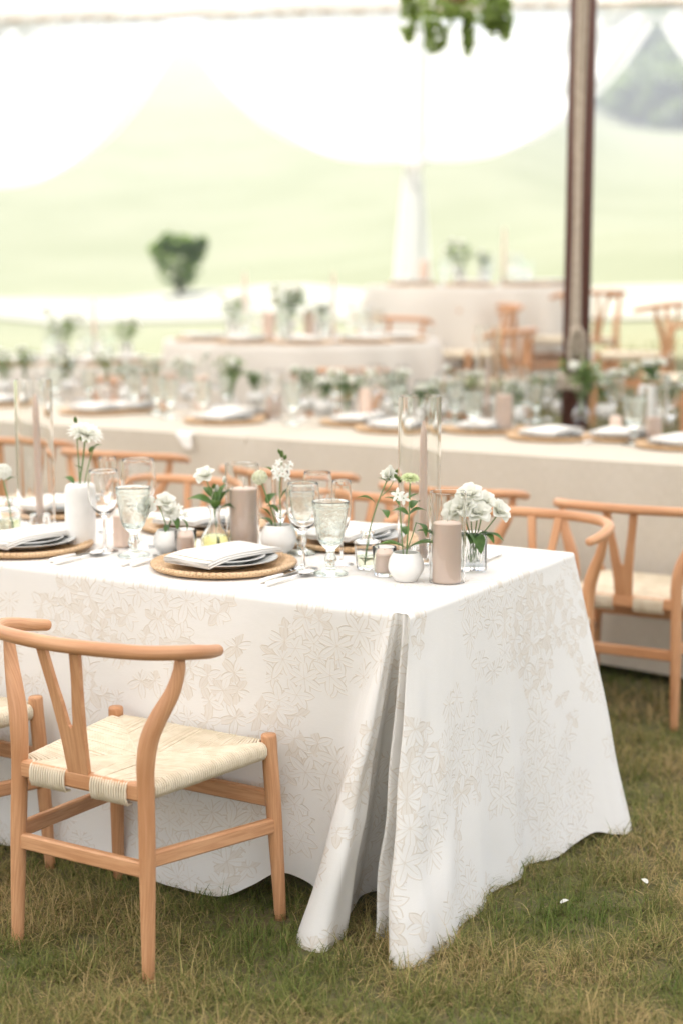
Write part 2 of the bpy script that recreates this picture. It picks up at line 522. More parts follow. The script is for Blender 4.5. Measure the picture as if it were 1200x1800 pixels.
# ================================================================== the setting
def grid_sheet(name, xs, ys, zf, mat):
    mb = MB()
    nx, ny = len(xs), len(ys)
    V = [(x, y, zf(x, y)) for y in ys for x in xs]
    F = [(j * nx + i, j * nx + i + 1, (j + 1) * nx + i + 1, (j + 1) * nx + i) for j in range(ny - 1) for i in range(nx - 1)]
    mb.add(V, F)
    return mb.mesh(name, mat)
xs = sorted(set([-600, -400, -250, -160, -110, -80, -60, -45, -35, -28] + [round(-24 + i * .5, 3) for i in range(97)] + [28, 35, 45, 60, 80, 110, 160, 250, 400, 600]))
ys = sorted(set([-200, -100, -50, -25, -12] + [round(-6 + i * .35, 3) for i in range(90)] + [26, 28, 30, 33, 36, 40, 45, 50, 56, 63, 71, 80, 90, 100, 115, 130, 145, 152, 165, 200, 260, 350, 500, 800, 1200]))
structure(link('lawn_ground', grid_sheet('lawn_ground', xs, ys, ground_z, MAT['lawn'])))
def band_mesh():
    # paler ground strip across the slope, kept level in the view
    def row_y(x, tgt):
        lo, hi = 9.0, 21.9
        for _ in range(40):
            m_ = (lo + hi) / 2
            zz = ground_z(max(-4, min(5, x)), m_) - CAMH
            if 900 - FPX * (m_ * _s + zz * _c) / (m_ * _c - zz * _s) > tgt: lo = m_
            else: hi = m_
        return lo
    px_ = [x for x in xs if -60 <= x <= 60]
    tg = (566, 556, 546, 536, 526, 516, 508)
    V = []
    for j, t in enumerate(tg):
        for x in px_:
            y = row_y(x, t + (5 * math.sin(x * 1.7 + j) + 3 * math.sin(x * 3.1) if j in (0, len(tg) - 1) else 0))
            V.append((x, y, ground_z(x, y) + .02))
    n = len(px_)
    mb = MB(); mb.add(V, [(j * n + i, j * n + i + 1, (j + 1) * n + i + 1, (j + 1) * n + i) for j in range(len(tg) - 1) for i in range(n - 1)])
    return mb.mesh('pale_band', MAT['pale_ground'])
structure(link('pale_band', band_mesh()))

def vnoise(x, y, s, seed):
    r = np.random.default_rng(seed)
    out = np.zeros_like(x)
    for k in range(7):
        a = r.uniform(0, 2 * PI); f = s * r.uniform(.6, 1.8); ph = r.uniform(0, 2 * PI)
        out += np.sin((x * np.cos(a) + y * np.sin(a)) * f + ph + 1.3 * np.sin((x * np.sin(a) - y * np.cos(a)) * f * .7 + ph * 2))
    return out / 7 ** .5

def grass_mesh(name, regions):
    X = []; Y = []; Ln = []; Wd = []
    for (y0, y1, dens, lmin, lmax, wd, mar) in regions:
        n = int(dens * (y1 - y0) * (.425 * (y0 + y1) / 2 + 2 * mar))
        yy = rng.uniform(y0, y1, n)
        hw = .2125 * yy + mar
        xx = rng.uniform(-1, 1, n) * hw
        X.append(xx); Y.append(yy); Ln.append(rng.uniform(lmin, lmax, n)); Wd.append(np.full(n, wd) * rng.uniform(.7, 1.3, n))
    x = np.concatenate(X); y = np.concatenate(Y); ln = np.concatenate(Ln); wd = np.concatenate(Wd)
    dx = x - TC.x; dy = y - TC.y
    u = -(dx * math.cos(TA) + dy * math.sin(TA)); v = -dx * math.sin(TA) + dy * math.cos(TA)
    keep = ~((u > .12) & (u < 2.3) & (v > .12) & (v < .85))
    keep &= ~((u > -.8) & (u < 5) & (v > 2.95) & (v < 3.35))
    # tufts: blades gather where a fine noise is high
    patch = vnoise(x, y, 9, 3); tuft = vnoise(x, y, 38, 5)
    keep &= rng.uniform(0, 1, len(x)) < np.clip(.72 + .28 * tuft, .25, 1)
    x, y, ln, wd, patch, tuft = [q[keep] for q in (x, y, ln, wd, patch, tuft)]
    n = len(x)
    gz = np.zeros(n)
    m_ = y > 4.55
    gz[m_] = [ground_z(a, b) for a, b in zip(x[m_], y[m_])]
    ln = ln * (1 + .3 * np.clip(tuft, -1, 1)) * (1 + .16 * np.clip(patch, -1, 1))
    az = rng.uniform(0, 2 * PI, n) + .5 * vnoise(x, y, 14, 8)
    lean = np.clip(rng.beta(2.2, 1.7, n), .06, .97) * 1.42           # radians from upright
    curl = rng.uniform(.1, .75, n)
    ca, sa = np.cos(az), np.sin(az)
    sx, sy = -sa, ca
    V = np.zeros((n, 7, 3))
    px = np.zeros(n); pz = np.zeros(n)
    an = lean * .45
    lev = [0.0]
    for k in range(4):
        w = wd * (1.0, .85, .6, 0)[k] * .5
        if k > 0:
            an = np.minimum(an + (lean * .4 + curl * .35), 1.72)
            px = px + np.sin(an) * ln / 3; pz = np.maximum(pz + np.cos(an) * ln / 3, .003)
        cx = x + ca * px; cyy = y + sa * px
        if k < 3:
            V[:, 2 * k, 0] = cx + sx * w; V[:, 2 * k, 1] = cyy + sy * w; V[:, 2 * k, 2] = gz + pz - (.004 if k == 0 else 0)
            V[:, 2 * k + 1, 0] = cx - sx * w; V[:, 2 * k + 1, 1] = cyy - sy * w; V[:, 2 * k + 1, 2] = gz + pz - (.004 if k == 0 else 0)
        else:
            V[:, 6, 0] = cx; V[:, 6, 1] = cyy; V[:, 6, 2] = gz + pz
    base = np.arange(n)[:, None] * 7
    loops = np.concatenate([base + np.array([[0, 1, 3, 2]]), base + np.array([[2, 3, 5, 4]]), base + np.array([[4, 5, 6]])], 1).ravel()
    me = bpy.data.meshes.new(name)
    me.vertices.add(n * 7); me.vertices.foreach_set('co', V.ravel())
    me.loops.add(len(loops)); me.loops.foreach_set('vertex_index', loops.astype(np.int32))
    me.polygons.add(n * 3)
    ls = (np.arange(n)[:, None] * 11 + np.array([[0, 4, 8]])).ravel().astype(np.int32)
    me.polygons.foreach_set('loop_start', ls)
    me.polygons.foreach_set('loop_total', np.tile([4, 4, 3], n).astype(np.int32))
    me.update()
    dry = np.clip(.56 + .26 * patch + rng.normal(0, .24, n), 0, 1)
    lie = np.clip((lean - .75) / .6, 0, 1)
    dry = np.clip(dry + .22 * lie - .08, 0, 1)
    g1 = np.array([.095, .135, .036]); g2 = np.array([.18, .178, .062]); st = np.array([.41, .305, .155])
    t = dry[:, None]
    col = np.where(t < .5, g1 + (g2 - g1) * (t * 2), g2 + (st - g2) * ((t - .5) * 2))
    col = col * rng.uniform(.85, 1.55, n)[:, None]
    at_ = me.color_attributes.new('tint', 'FLOAT_COLOR', 'POINT')
    C4 = np.ones((n, 7, 4)); C4[:, :, :3] = col[:, None, :]
    at_.data.foreach_set('color', C4.ravel().astype(np.float32))
    me.materials.append(MAT['grass_blade'])
    return me
stuff(tag(link('grass', grass_mesh('grass', [(2.75, 4.0, 23000, .032, .085, .0021, .45), (4.0, 5.2, 13000, .035, .085, .0026, .45),
                                             (5.2, 7.2, 3600, .035, .08, .005, .4), (7.2, 13.0, 420, .04, .08, .012, .4)])),
          'half dry tangled lawn grass under the tables and chairs', 'grass'))

# ------------------------------------------------------------------ tent
def eave_back(px):
    """point of the far eave line seen at photo column px"""
    t = (px + 40) / 1560.0
    x0, y0, x1, y1 = -3.19, 14.05, 4.35, 12.75
    return Vector((x0 + (x1 - x0) * t, y0 + (y1 - y0) * t))
EAVE = 3.69
def roof_pt(s, t):
    bl, br, fr, fl = Vector((-11, 15.4)), Vector((6.8, 12.34)), Vector((7.0, -8.0)), Vector((-11, -8.0))  # unseen reach to the right and behind the camera widened for its light
    p = (bl * (1 - s) + br * s) * t + (fl * (1 - s) + fr * s) * (1 - t)
    eave = 2.75 + (EAVE - 2.75) * t
    k = (math.sin(PI * s) * math.sin(PI * t))
    scal = .0
    return (p.x, p.y, eave + 2.3 * k ** .75 + scal)
tent = tag(link('sailcloth_tent', None), 'large translucent sailcloth tent roof stretched over all the tables', 'tent')
mb = MB()
N_ = 40
V = [roof_pt(i / N_, j / N_) for j in range(N_ + 1) for i in range(N_ + 1)]
F = [(j * (N_ + 1) + i, j * (N_ + 1) + i + 1, (j + 1) * (N_ + 1) + i + 1, (j + 1) * (N_ + 1) + i) for j in range(N_) for i in range(N_)]
mb.add(V, F)
link('roof', mb.mesh('roof', MAT['canvas']), tent)
mb = MB()
R_ = []
for i in range(121):
    p = roof_pt(i / 120, 1)
    sc_ = .05 * abs(math.sin(i * .9))
    R_.append((p[0], p[1] - .015, p[2] + .01, p[2] - .09 - sc_ * .6))
V = []
for q in R_:
    V += [(q[0], q[1], q[2]), (q[0], q[1] + .01 * math.sin(q[0] * 7), q[3])]
mb.add(V, [(2 * i, 2 * i + 2, 2 * i + 3, 2 * i + 1) for i in range(120)])
link('valance', mb.mesh('valance', MAT['canvas']), tent)
mb = MB()
tube(mb, [(q[0], q[1] - .02, q[2] - .10) for q in R_], .022, 8)
link('eave_rope', mb.mesh('eave_rope', MAT['rope']), tent)
leg_px = (-820, -40, 740, 1520)
for px in leg_px:
    e = eave_back(px); g = ground_z(e.x, e.y)
    mb = MB(); tube(mb, [(e.x, e.y + .06, g - .05), (e.x, e.y + .06, EAVE)], .028, 10)
    link('tent_leg', mb.mesh('tent_leg', MAT['tape']), tent)
for (x, y) in ((6.8, 5.0), (6.9, -2.0), (-4.0, -7.9), (2.0, -7.9)):
    mb = MB(); tube(mb, [(x, y, ground_z(x, y) - .05), (x, y, 2.75 + .94 * max(0, (y + 8.0) / 20.6))], .045, 10)
    link('tent_leg', mb.mesh('tent_leg', MAT['tape']), tent)

def curtain(leg_i, side):
    E0 = eave_back(leg_i); E1 = eave_back(leg_i + side * 392)
    g = ground_z(E0.x, E0.y)
    zg = 2.40 if leg_i > 0 else 2.22
    mb = MB(); nA, nB = 56, 40
    V = []; UV = []
    for j in range(nB + 1):
        for i in range(nA + 1):
            a = i / nA; t = j / nB
            top = E0 + (E1 - E0) * a
            G = E0 + (E1 - E0).normalized() * (.01 + .045 * a)
            topz = EAVE - .03 - .16 * a ** 5
            if t < .68:
                k = t / .68
                P1 = top + (G - top) * .36
                z1 = zg + .05 * (1 - a) - .10 * a
                b0, b1, b2 = (1 - k) ** 2, 2 * k * (1 - k), k * k
                x = b0 * top.x + b1 * P1.x + b2 * G.x; y = b0 * top.y + b1 * P1.y + b2 * G.y
                z = b0 * topz + b1 * z1 + b2 * zg
                amp = .022 * (1 - k * .8)
            else:
                k = (t - .68) / .32
                Q = E0 + (E1 - E0).normalized() * (.005 + (.05 + .15 * k ** .7) * a)
                x, y = Q.x, Q.y
                z = zg + (g + .02 - zg) * k
                amp = .006 + .012 * k
            y += amp * math.sin(a * 2 * PI * 9 + 1.1 * math.sin(a * 11)) - .05
            V.append((x, y, z)); UV.append((a, t))
    F = [(j * (nA + 1) + i, j * (nA + 1) + i + 1, (j + 1) * (nA + 1) + i + 1, (j + 1) * (nA + 1) + i) for j in range(nB) for i in range(nA)]
    mb.add(V, F, UV)
    return mb.mesh('curtain', MAT['sheer'])
for px, sd_, lab in ((-40, 1, 'white sheer curtain sweeping down to the left picture edge'),
                     (740, -1, 'white sheer curtain swagged left of the middle tent leg'),
                     (740, 1, 'white sheer curtain swagged between middle tent leg and brown pole'),
                     (1520, -1, 'white sheer curtain in the top right corner beyond the brown pole')):
    c = thing('sheer_curtain', lab, 'curtain', curtain(px, sd_), group='sheer curtains tied back along the far tent edge')
e = eave_back(740)
mb = MB(); lathe(mb, [(.075, -.04), (.085, -.02), (.085, .03), (.075, .05)], 20)
thing('curtain_tie', 'white fabric tie gathering the curtains at the middle tent leg', 'curtain tie', mb.mesh('curtain_tie', MAT['tape']), (e.x, e.y - .03, 2.38))

# ------------------------------------------------------------------ brown centre pole with its ropes
POLE = Vector((1.125, 7.75))
pg = ground_z(POLE.x, POLE.y)
pole = tag(link('tent_pole', None, None, (POLE.x, POLE.y, pg)), 'dark brown round tent pole with ropes running down it', 'pole')
mb = MB(); tube(mb, [(.0, 0, -.1), (0, 0, 2.2), (.0, 0, 4.75)], [.066, .064, .056], 20); link('pole_shaft', mb.mesh('pole_shaft', MAT['dark_wood']), pole)
for k, (x0, r) in enumerate(((-.026, .009), (-.008, .012), (.008, .007))):
    mb = MB()
    pts = [(x0 + .006 * math.sin(i * .8 + k) - .012 * (1 - i / 14) ** 2, -.074 - .006 * math.sin(i * 1.3 + k), .98 + i * .27) for i in range(15)]
    tube(mb, smooth_path(pts, 60), r, 8); link('rope', mb.mesh('rope', MAT['rope']), pole)
mb = MB()
pts = [(-.03 + .035 * math.sin(t * 2 * PI) + .02, -.085 - .015 * math.cos(t * 7), 1.02 + .10 * math.cos(t * 2 * PI)) for t in [i / 16 for i in range(17)]]
tube(mb, pts, .012, 8); link('rope_loop', mb.mesh('rope_loop', MAT['rope']), pole)
for k in range(3):
    mb = MB()
    pts = [((.079 + .012 * math.sin(3 * a + k)) * math.cos(a), (.079 + .012 * math.sin(2 * a + k)) * math.sin(a), .83 + .028 * k + .008 * math.sin(2 * a + k)) for a in [2 * PI * i / 28 for i in range(29)]]
    tube(mb, pts, .015, 8, caps=False); link('rope_coil', mb.mesh('rope_coil', MAT['rope']), pole)

# ------------------------------------------------------------------ vegetation outside
def leaf_cloud(mb, blobs, n, size, r_, flat=.6):
    for i in range(n):
        b = blobs[r_.integers(len(blobs))]
        d = r_.normal(0, 1, 3); d /= np.linalg.norm(d)
        rad = r_.uniform(.45, 1.04) ** .6
        c = np.array(b[0]) + d * rad * np.array(b[1])
        a = r_.normal(0, 1, 3); a /= np.linalg.norm(a)
        q = np.cross(a, d); q /= (np.linalg.norm(q) + 1e-9)
        s = size * r_.uniform(.6, 1.4)
        w = np.cross(q, a) * s * .42
        V = [c - q * s * .5, c + w * .9 - q * s * .05, c + q * s * .55, c - w * .9 - q * s * .05]
        mb.add([tuple(p) for p in V], [(0, 1, 2, 3)], None, 0, False)
def tree(label, x, y, h, rx, seed, n=2600, leaf=.34, group='trees on the hillside'):
    r_ = np.random.default_rng(seed)
    g = ground_z(x, y)
    t = tag(link('tree', None, None, (x, y, g)), label, 'tree', group)
    mb = MB()
    tube(mb, smooth_path([(0, 0, -.3, .035 * h), (.02 * h, 0, .25 * h, .026 * h), (0, .01 * h, .5 * h, .018 * h), (.01 * h, 0, .8 * h, .006 * h)], 14), [q[3] for q in smooth_path([(0, 0, 0, .035 * h), (0, 0, 0, .026 * h), (0, 0, 0, .018 * h), (0, 0, 0, .006 * h)], 14)], 8)
    blobs = []
    for k in range(11):
        a = r_.uniform(0, 2 * PI); rr = rx * r_.uniform(.25, .75); zz = h * r_.uniform(.18, .88)
        c = (rr * math.cos(a), rr * math.sin(a), zz)
        blobs.append((c, (rx * r_.uniform(.3, .5),) * 2 + (h * r_.uniform(.10, .18),)))
        tube(mb, [(0, 0, zz * .62), (c[0] * .6, c[1] * .6, zz * .9), c], [.012 * h, .008 * h, .003 * h], 6)
    link('trunk', mb.mesh('trunk', MAT['bark']), t)
    mb = MB(); leaf_cloud(mb, blobs, n, leaf, r_)
    link('crown', mb.mesh('crown', MAT['leaf_tree']), t)
def hill_at(px, y):
    return (px - 600) / FPX * y * 1.0
tree('grey green tree seen dimly through the curtain at the left edge', hill_at(38, 74), 74, 6.2, 2.6, 1)
GB = 'trees along the hill crest at right'
for px, y, h, rx, sd_, lab in ((1108, 128, 11.5, 4.2, 2, 'tallest tree on the hill crest right of the brown pole'), (1162, 122, 9.5, 4.4, 3, 'broad tree on the crest between the pole and right edge'), (1215, 116, 10.5, 4.5, 6, 'tree on the crest cut by the right picture edge'),
                              (1062, 136, 8.0, 4.4, 4, 'bushy tree on the crest just right of the brown pole'), (1015, 142, 5.5, 4.6, 5, 'low tree on the crest hidden behind the brown pole'), (968, 146, 4.2, 4.4, 7, 'low tree on the crest just left of the brown pole'),
                              (1135, 112, 4.6, 3.6, 8, 'low bush in front of the crest trees'), (1192, 108, 4.4, 3.6, 9, 'low bush in front of the crest at the right edge'), (1085, 118, 4.0, 3.4, 10, 'low bush in front of the crest near the pole')):
    tree(lab, hill_at(px, y), y, h, rx, sd_, 2600, .55, GB)
# round shrub on the lawn
p = (hill_at(318, 21.4), 21.4)
sh = tag(link('round_shrub', None, None, (p[0], p[1], ground_z(*p))), 'small round dark green shrub standing on the lawn at left', 'shrub')
r_ = np.random.default_rng(21)
mb = MB()
for k in range(7):
    a = k * .9
    tube(mb, [(0, 0, -.05), (.06 * math.cos(a), .06 * math.sin(a), .2), (.2 * math.cos(a), .2 * math.sin(a), .5)], [.018, .012, .005], 6)
link('stems', mb.mesh('stems', MAT['bark']), sh)
mb = MB(); leaf_cloud(mb, [((0, 0, .40), (.30, .28, .32))] * 3 + [((0, 0, .66), (.24, .2, .13))] * 3 + [((-.05, 0, .52), (.30, .25, .2)), ((.22, 0, .56), (.14, .14, .14)), ((-.27, 0, .60), (.12, .12, .13)), ((.03, 0, .70), (.14, .14, .10)), ((-.14, 0, .74), (.07, .07, .08)), ((.31, 0, .68), (.07, .07, .09))], 1300, .08, r_)
link('foliage', mb.mesh('foliage', MAT['leaf_shrub']), sh)
# hanging greenery under the roof
hp = Vector(((785 - 600) / FPX * 9.2, 9.0, 2.80))
hg = tag(link('hanging_greenery', None, None, hp), 'bunch of trailing greenery hanging from the tent roof at top', 'hanging plant')
mb = MB(); tube(mb, [(0, 0, .1), (0, 0, 2.0)], .006, 6); link('cord', mb.mesh('cord', MAT['rope']), hg)
mb = MB(); lathe(mb, [(.001, .16), (.07, .17), (.09, .2), (.095, .23)], 20); link('basket', mb.mesh('basket', MAT['rattan']), hg)
mb = MB(); leaf_cloud(mb, [((0, 0, .20), (.27, .2, .13)), ((-.12, 0, .10), (.13, .12, .12)), ((.14, 0, .13), (.13, .12, .10)), ((-.1, 0, -.02), (.06, .06, .09)), ((.22, 0, .1), (.05, .05, .13)), ((-.24, 0, .10), (.04, .04, .15)), ((.08, 0, .0), (.03, .03, .10)), ((.28, 0, .08), (.03, .03, .12))], 620, .055, r_)
link('foliage', mb.mesh('foliage', MAT['leaf_hang']), hg)
# ================================================================== wishbone chairs
def make_chair_parts():
    W = MAT['beech']
    parts = []
    # bent top rail
    half = [(-.246, -.030, .708, .0140), (-.260, -.080, .717, .0155), (-.264, -.13, .727, .0165), (-.250, -.19, .736, .0165), (-.205, -.242, .741, .0165), (-.11, -.276, .744, .0165)]
    pts = half + [(0, -.286, .744, .0165)] + [(-a, b, c, d) for a, b, c, d in reversed(half)]
    sp = smooth_path(pts, 72)
    mb = MB(); tube(mb, sp, [q[3] for q in sp], 14, flat=(1.05, .98), round_end=True)
    parts.append(('top_rail', mb.mesh('top_rail', W)))
    # Y splat, 11 mm ply, leaning back
    def yz(h):           # depth at height
        t = (h - .40) / .34
        return -.207 - .067 * t ** 1.15
    L = [(.028, .400), (.030, .45), (.0325, .50), (.037, .55), (.044, .62), (.053, .68), (.0605, .732)]       # outer edge
    I = [(0.0, .523), (.0045, .527), (.008, .54), (.014, .585), (.0225, .64), (.029, .69), (.0345, .733)]      # inner edge of the fork
    nseg = 14
    Lo = smooth_path(L, nseg)
    lo_stem = [q for q in smooth_path([(.028, .400), (.030, .45), (.0325, .50), (.036, .545)], 6)]
    fork_o = [q for q in smooth_path([(.036, .545), (.039, .57), (.045, .625), (.053, .68), (.0605, .735)], 10)]
    fork_i = [q for q in smooth_path([(0.0, .545), (.0075, .556), (.014, .60), (.025, .66), (.0345, .736)], 10)]
    mb = MB(); th = .0055
    def plate(cols_a, cols_b):
        V = []; UV = []; F = []
        n = len(cols_a)
        for (xa, za), (xb, zb) in zip(cols_a, cols_b):
            for (x, z) in ((xa, za), (xb, zb)):
                for s in (-1, 1):
                    V.append((x, yz(z) + s * th, z)); UV.append((x, z))
        for i in range(n - 1):
            a = i * 4; b = a + 4
            F += [(a, a + 2, b + 2, b), (a + 1, b + 1, b + 3, a + 3), (a, b, b + 1, a + 1), (a + 2, a + 3, b + 3, b + 2)]
        F += [(0, 1, 3, 2), ((n - 1) * 4, (n - 1) * 4 + 2, (n - 1) * 4 + 3, (n - 1) * 4 + 1)]
        mb.add(V, F, UV, 0, False)
    plate([(-x, z) for x, z in lo_stem], [(x, z) for x, z in lo_stem])
    plate([tuple(q) for q in fork_i], [tuple(q) for q in fork_o])
    plate([(-q[0], q[1]) for q in fork_o], [(-q[0], q[1]) for q in fork_i])
    parts.append(('back_splat', mb.mesh('back_splat', W)))
    for s in (-1, 1):
        mb = MB()
        k = [(.190, -.222, -.01, .0140), (.188, -.218, .12, .0165), (.185, -.212, .28, .0188), (.181, -.207, .42, .0192), (.180, -.206, .48, .0205), (.187, -.200, .54, .0212), (.205, -.188, .59, .0200), (.228, -.172, .640, .0170), (.241, -.164, .686, .0140), (.244, -.163, .718, .0120)]
        q = smooth_path([(s * a, b, c, d) for a, b, c, d in k], 44)
        tube(mb, q, [x[3] for x in q], 14)
        parts.append(('rear_leg', mb.mesh('rear_leg', W)))
    for s in (-1, 1):
        mb = MB()
        k = [(.247, .213, -.01, .0138), (.243, .208, .12, .0165), (.236, .200, .30, .0190), (.230, .195, .42, .0190), (.229, .194, .452, .0188), (.2288, .1938, .459, .0170)]
        q = smooth_path([(s * a, b, c, d) for a, b, c, d in k], 20)
        tube(mb, q, [x[3] for x in q], 14)
        parts.append(('front_leg', mb.mesh('front_leg', W)))
    mb = MB(); bar(mb, (-.186, -.213, .250), (.186, -.213, .250), .020, .036); parts.append(('rear_stretcher', mb.mesh('rear_stretcher', W)))
    mb = MB(); bar(mb, (-.238, .202, .300), (.238, .202, .300), .020, .040); parts.append(('front_stretcher', mb.mesh('front_stretcher', W)))
    for s in (-1, 1):
        mb = MB(); bar(mb, (s * .186, -.208, .272), (s * .239, .200, .238), .020, .036); parts.append(('side_stretcher', mb.mesh('side_stretcher', W)))
    mb = MB(); bar(mb, (-.181, -.207, .421), (.181, -.207, .421), .024, .040, bev=.005); parts.append(('rear_seat_rail', mb.mesh('rear_seat_rail', W)))
    for s in (-1, 1):
        mb = MB(); tube(mb, [(s * .172, -.19, .423), (s * .2185, .18, .423)], .0105, 8); parts.append(('side_seat_rail', mb.mesh('side_seat_rail', W)))
    mb = MB(); tube(mb, [(-.21, .190, .425), (.21, .190, .425)], .0105, 8); parts.append(('front_seat_rail', mb.mesh('front_seat_rail', W)))
    # woven paper cord seat: every strand runs over its rail and in to the diagonal
    mb = MB()
    cor = {'bl': Vector((-.176, -.207)), 'br': Vector((.176, -.207)), 'fr': Vector((.2255, .194)), 'fl': Vector((-.2255, .194))}
    M_ = Vector((0.0, -.005))
    r_ = np.random.default_rng(4)
    zt = .4375
    def side_strands(P, Q, n, bands=None, rail=.0135, h=.030):
        nrm = Vector((-(Q - P).y, (Q - P).x)).normalized()
        if (M_ - P).dot(nrm) < 0: nrm = -nrm
        Ld = (Q - P).length
        for i in range(n):
            t = (i + .5) / n
            if bands:
                b = t * 2
                if b < 1: tb = bands[0][0] + (bands[0][1] - bands[0][0]) * b
                else: tb = bands[1][0] + (bands[1][1] - bands[1][0]) * (b - 1)
            else:
                tb = .045 + .91 * t
            te = .03 + .94 * t
            A = P + (Q - P) * tb
            # end on the diagonal
            if te < .5: E_ = P + (M_ - P) * (te * 2)
            else: E_ = Q + (M_ - Q) * ((1 - te) * 2)
            dcen = (E_ - M_).length
            sag = -.013 * max(0, 1 - dcen / .30)
            o = A - nrm * rail
            rad = .0031 * r_.uniform(.9, 1.08)
            j = r_.uniform(-.0008, .0008)
            pts = [(A.x + nrm.x * .006, A.y + nrm.y * .006, zt - h - .003), (o.x + nrm.x * .006, o.y + nrm.y * .006, zt - h - .002), (o.x, o.y, zt - h * .72),
                   (o.x, o.y, zt - h * .28), (o.x + nrm.x * .004, o.y + nrm.y * .004, zt - .002 + j), (A.x, A.y, zt + .003 + j)]
            m1 = A + (E_ - A) * .5
            pts += [(m1.x, m1.y, zt + .0015 + sag * .45 + j), (E_.x, E_.y, zt + sag + j), (E_.x + nrm.x * .006, E_.y + nrm.y * .006, zt + sag - .008)]
            tube(mb, pts, rad, 5, caps=False)
    side_strands(cor['fl'], cor['fr'], 60)
    side_strands(cor['br'], cor['fr'], 54)
    side_strands(cor['fl'], cor['bl'], 54)
    side_strands(cor['bl'], cor['br'], 30, ((.105, .40), (.60, .895)), rail=.0155, h=.046)
    for k in range(8):                                      # strands lying behind the splat
        x0 = -.032 + .008 * k
        tube(mb, [(x0, -.190, zt - .004), (x0 * .8, -.13, zt - .001), (x0 * .3, -.03, zt - .012), (x0 * .2, -.01, zt - .018)], .003, 5, caps=False)
    # closing layer underneath the strands
    q = [cor['bl'], cor['br'], cor['fr'], cor['fl']]
    mb.add([(p.x * .97, p.y * .97, zt - .006) for p in q] + [(0, -.005, zt - .019)], [(0, 1, 4), (1, 2, 4), (2, 3, 4), (3, 0, 4)], [(0, 0)] * 5, 0, False)
    parts.append(('woven_seat', mb.mesh('woven_seat', MAT['paper_cord'])))
    return parts
CHAIR = make_chair_parts()
def chair(label, x, y, rz, group, z=None):
    return thing('wishbone_chair', label, 'chair', CHAIR, (x, y, ground_z(x, y) if z is None else z), rz, group)
GN = 'wishbone chairs pulled up to the white patterned table'
chair('light wood wishbone chair in front, whole and nearest the camera', -.4665, 3.600, TA, GN)
chair('light wood wishbone chair cut off by the left picture edge in front', -1.075, 3.93, TA + .02, GN)
for u, v, lab, tw in ((.42, 1.42, 'wishbone chair behind the flower bouquet, curved rail past the table corner', .03),
                      (1.13, 1.42, 'wishbone chair behind the wine glasses on the white patterned table', -.02),
                      (1.83, 1.43, 'wishbone chair behind the clear bud vase and short hurricane glass', .02)):
    p = uv_w(u, v)
    chair(lab, p.x, p.y, TA + PI + tw, GN)
GL = 'wishbone chairs along the near side of the linen table'
for u, v, lab, tw in ((.26, 2.16, 'wishbone chair with back to camera at right, seat and legs showing', .05),
                      (.96, 2.17, 'wishbone chair back right of the tall glass cylinder', .08),
                      (1.68, 2.18, 'wishbone chair back just left of the tall glass cylinder', .10),
                      (2.50, 2.20, 'wishbone chair back above the white bud pot at left', .10),
                      (3.14, 2.24, 'wishbone chair back behind the left tall glass cylinder', .06)):
    p = uv_w(u, v)
    chair(lab, p.x, p.y, TA + tw, GL)

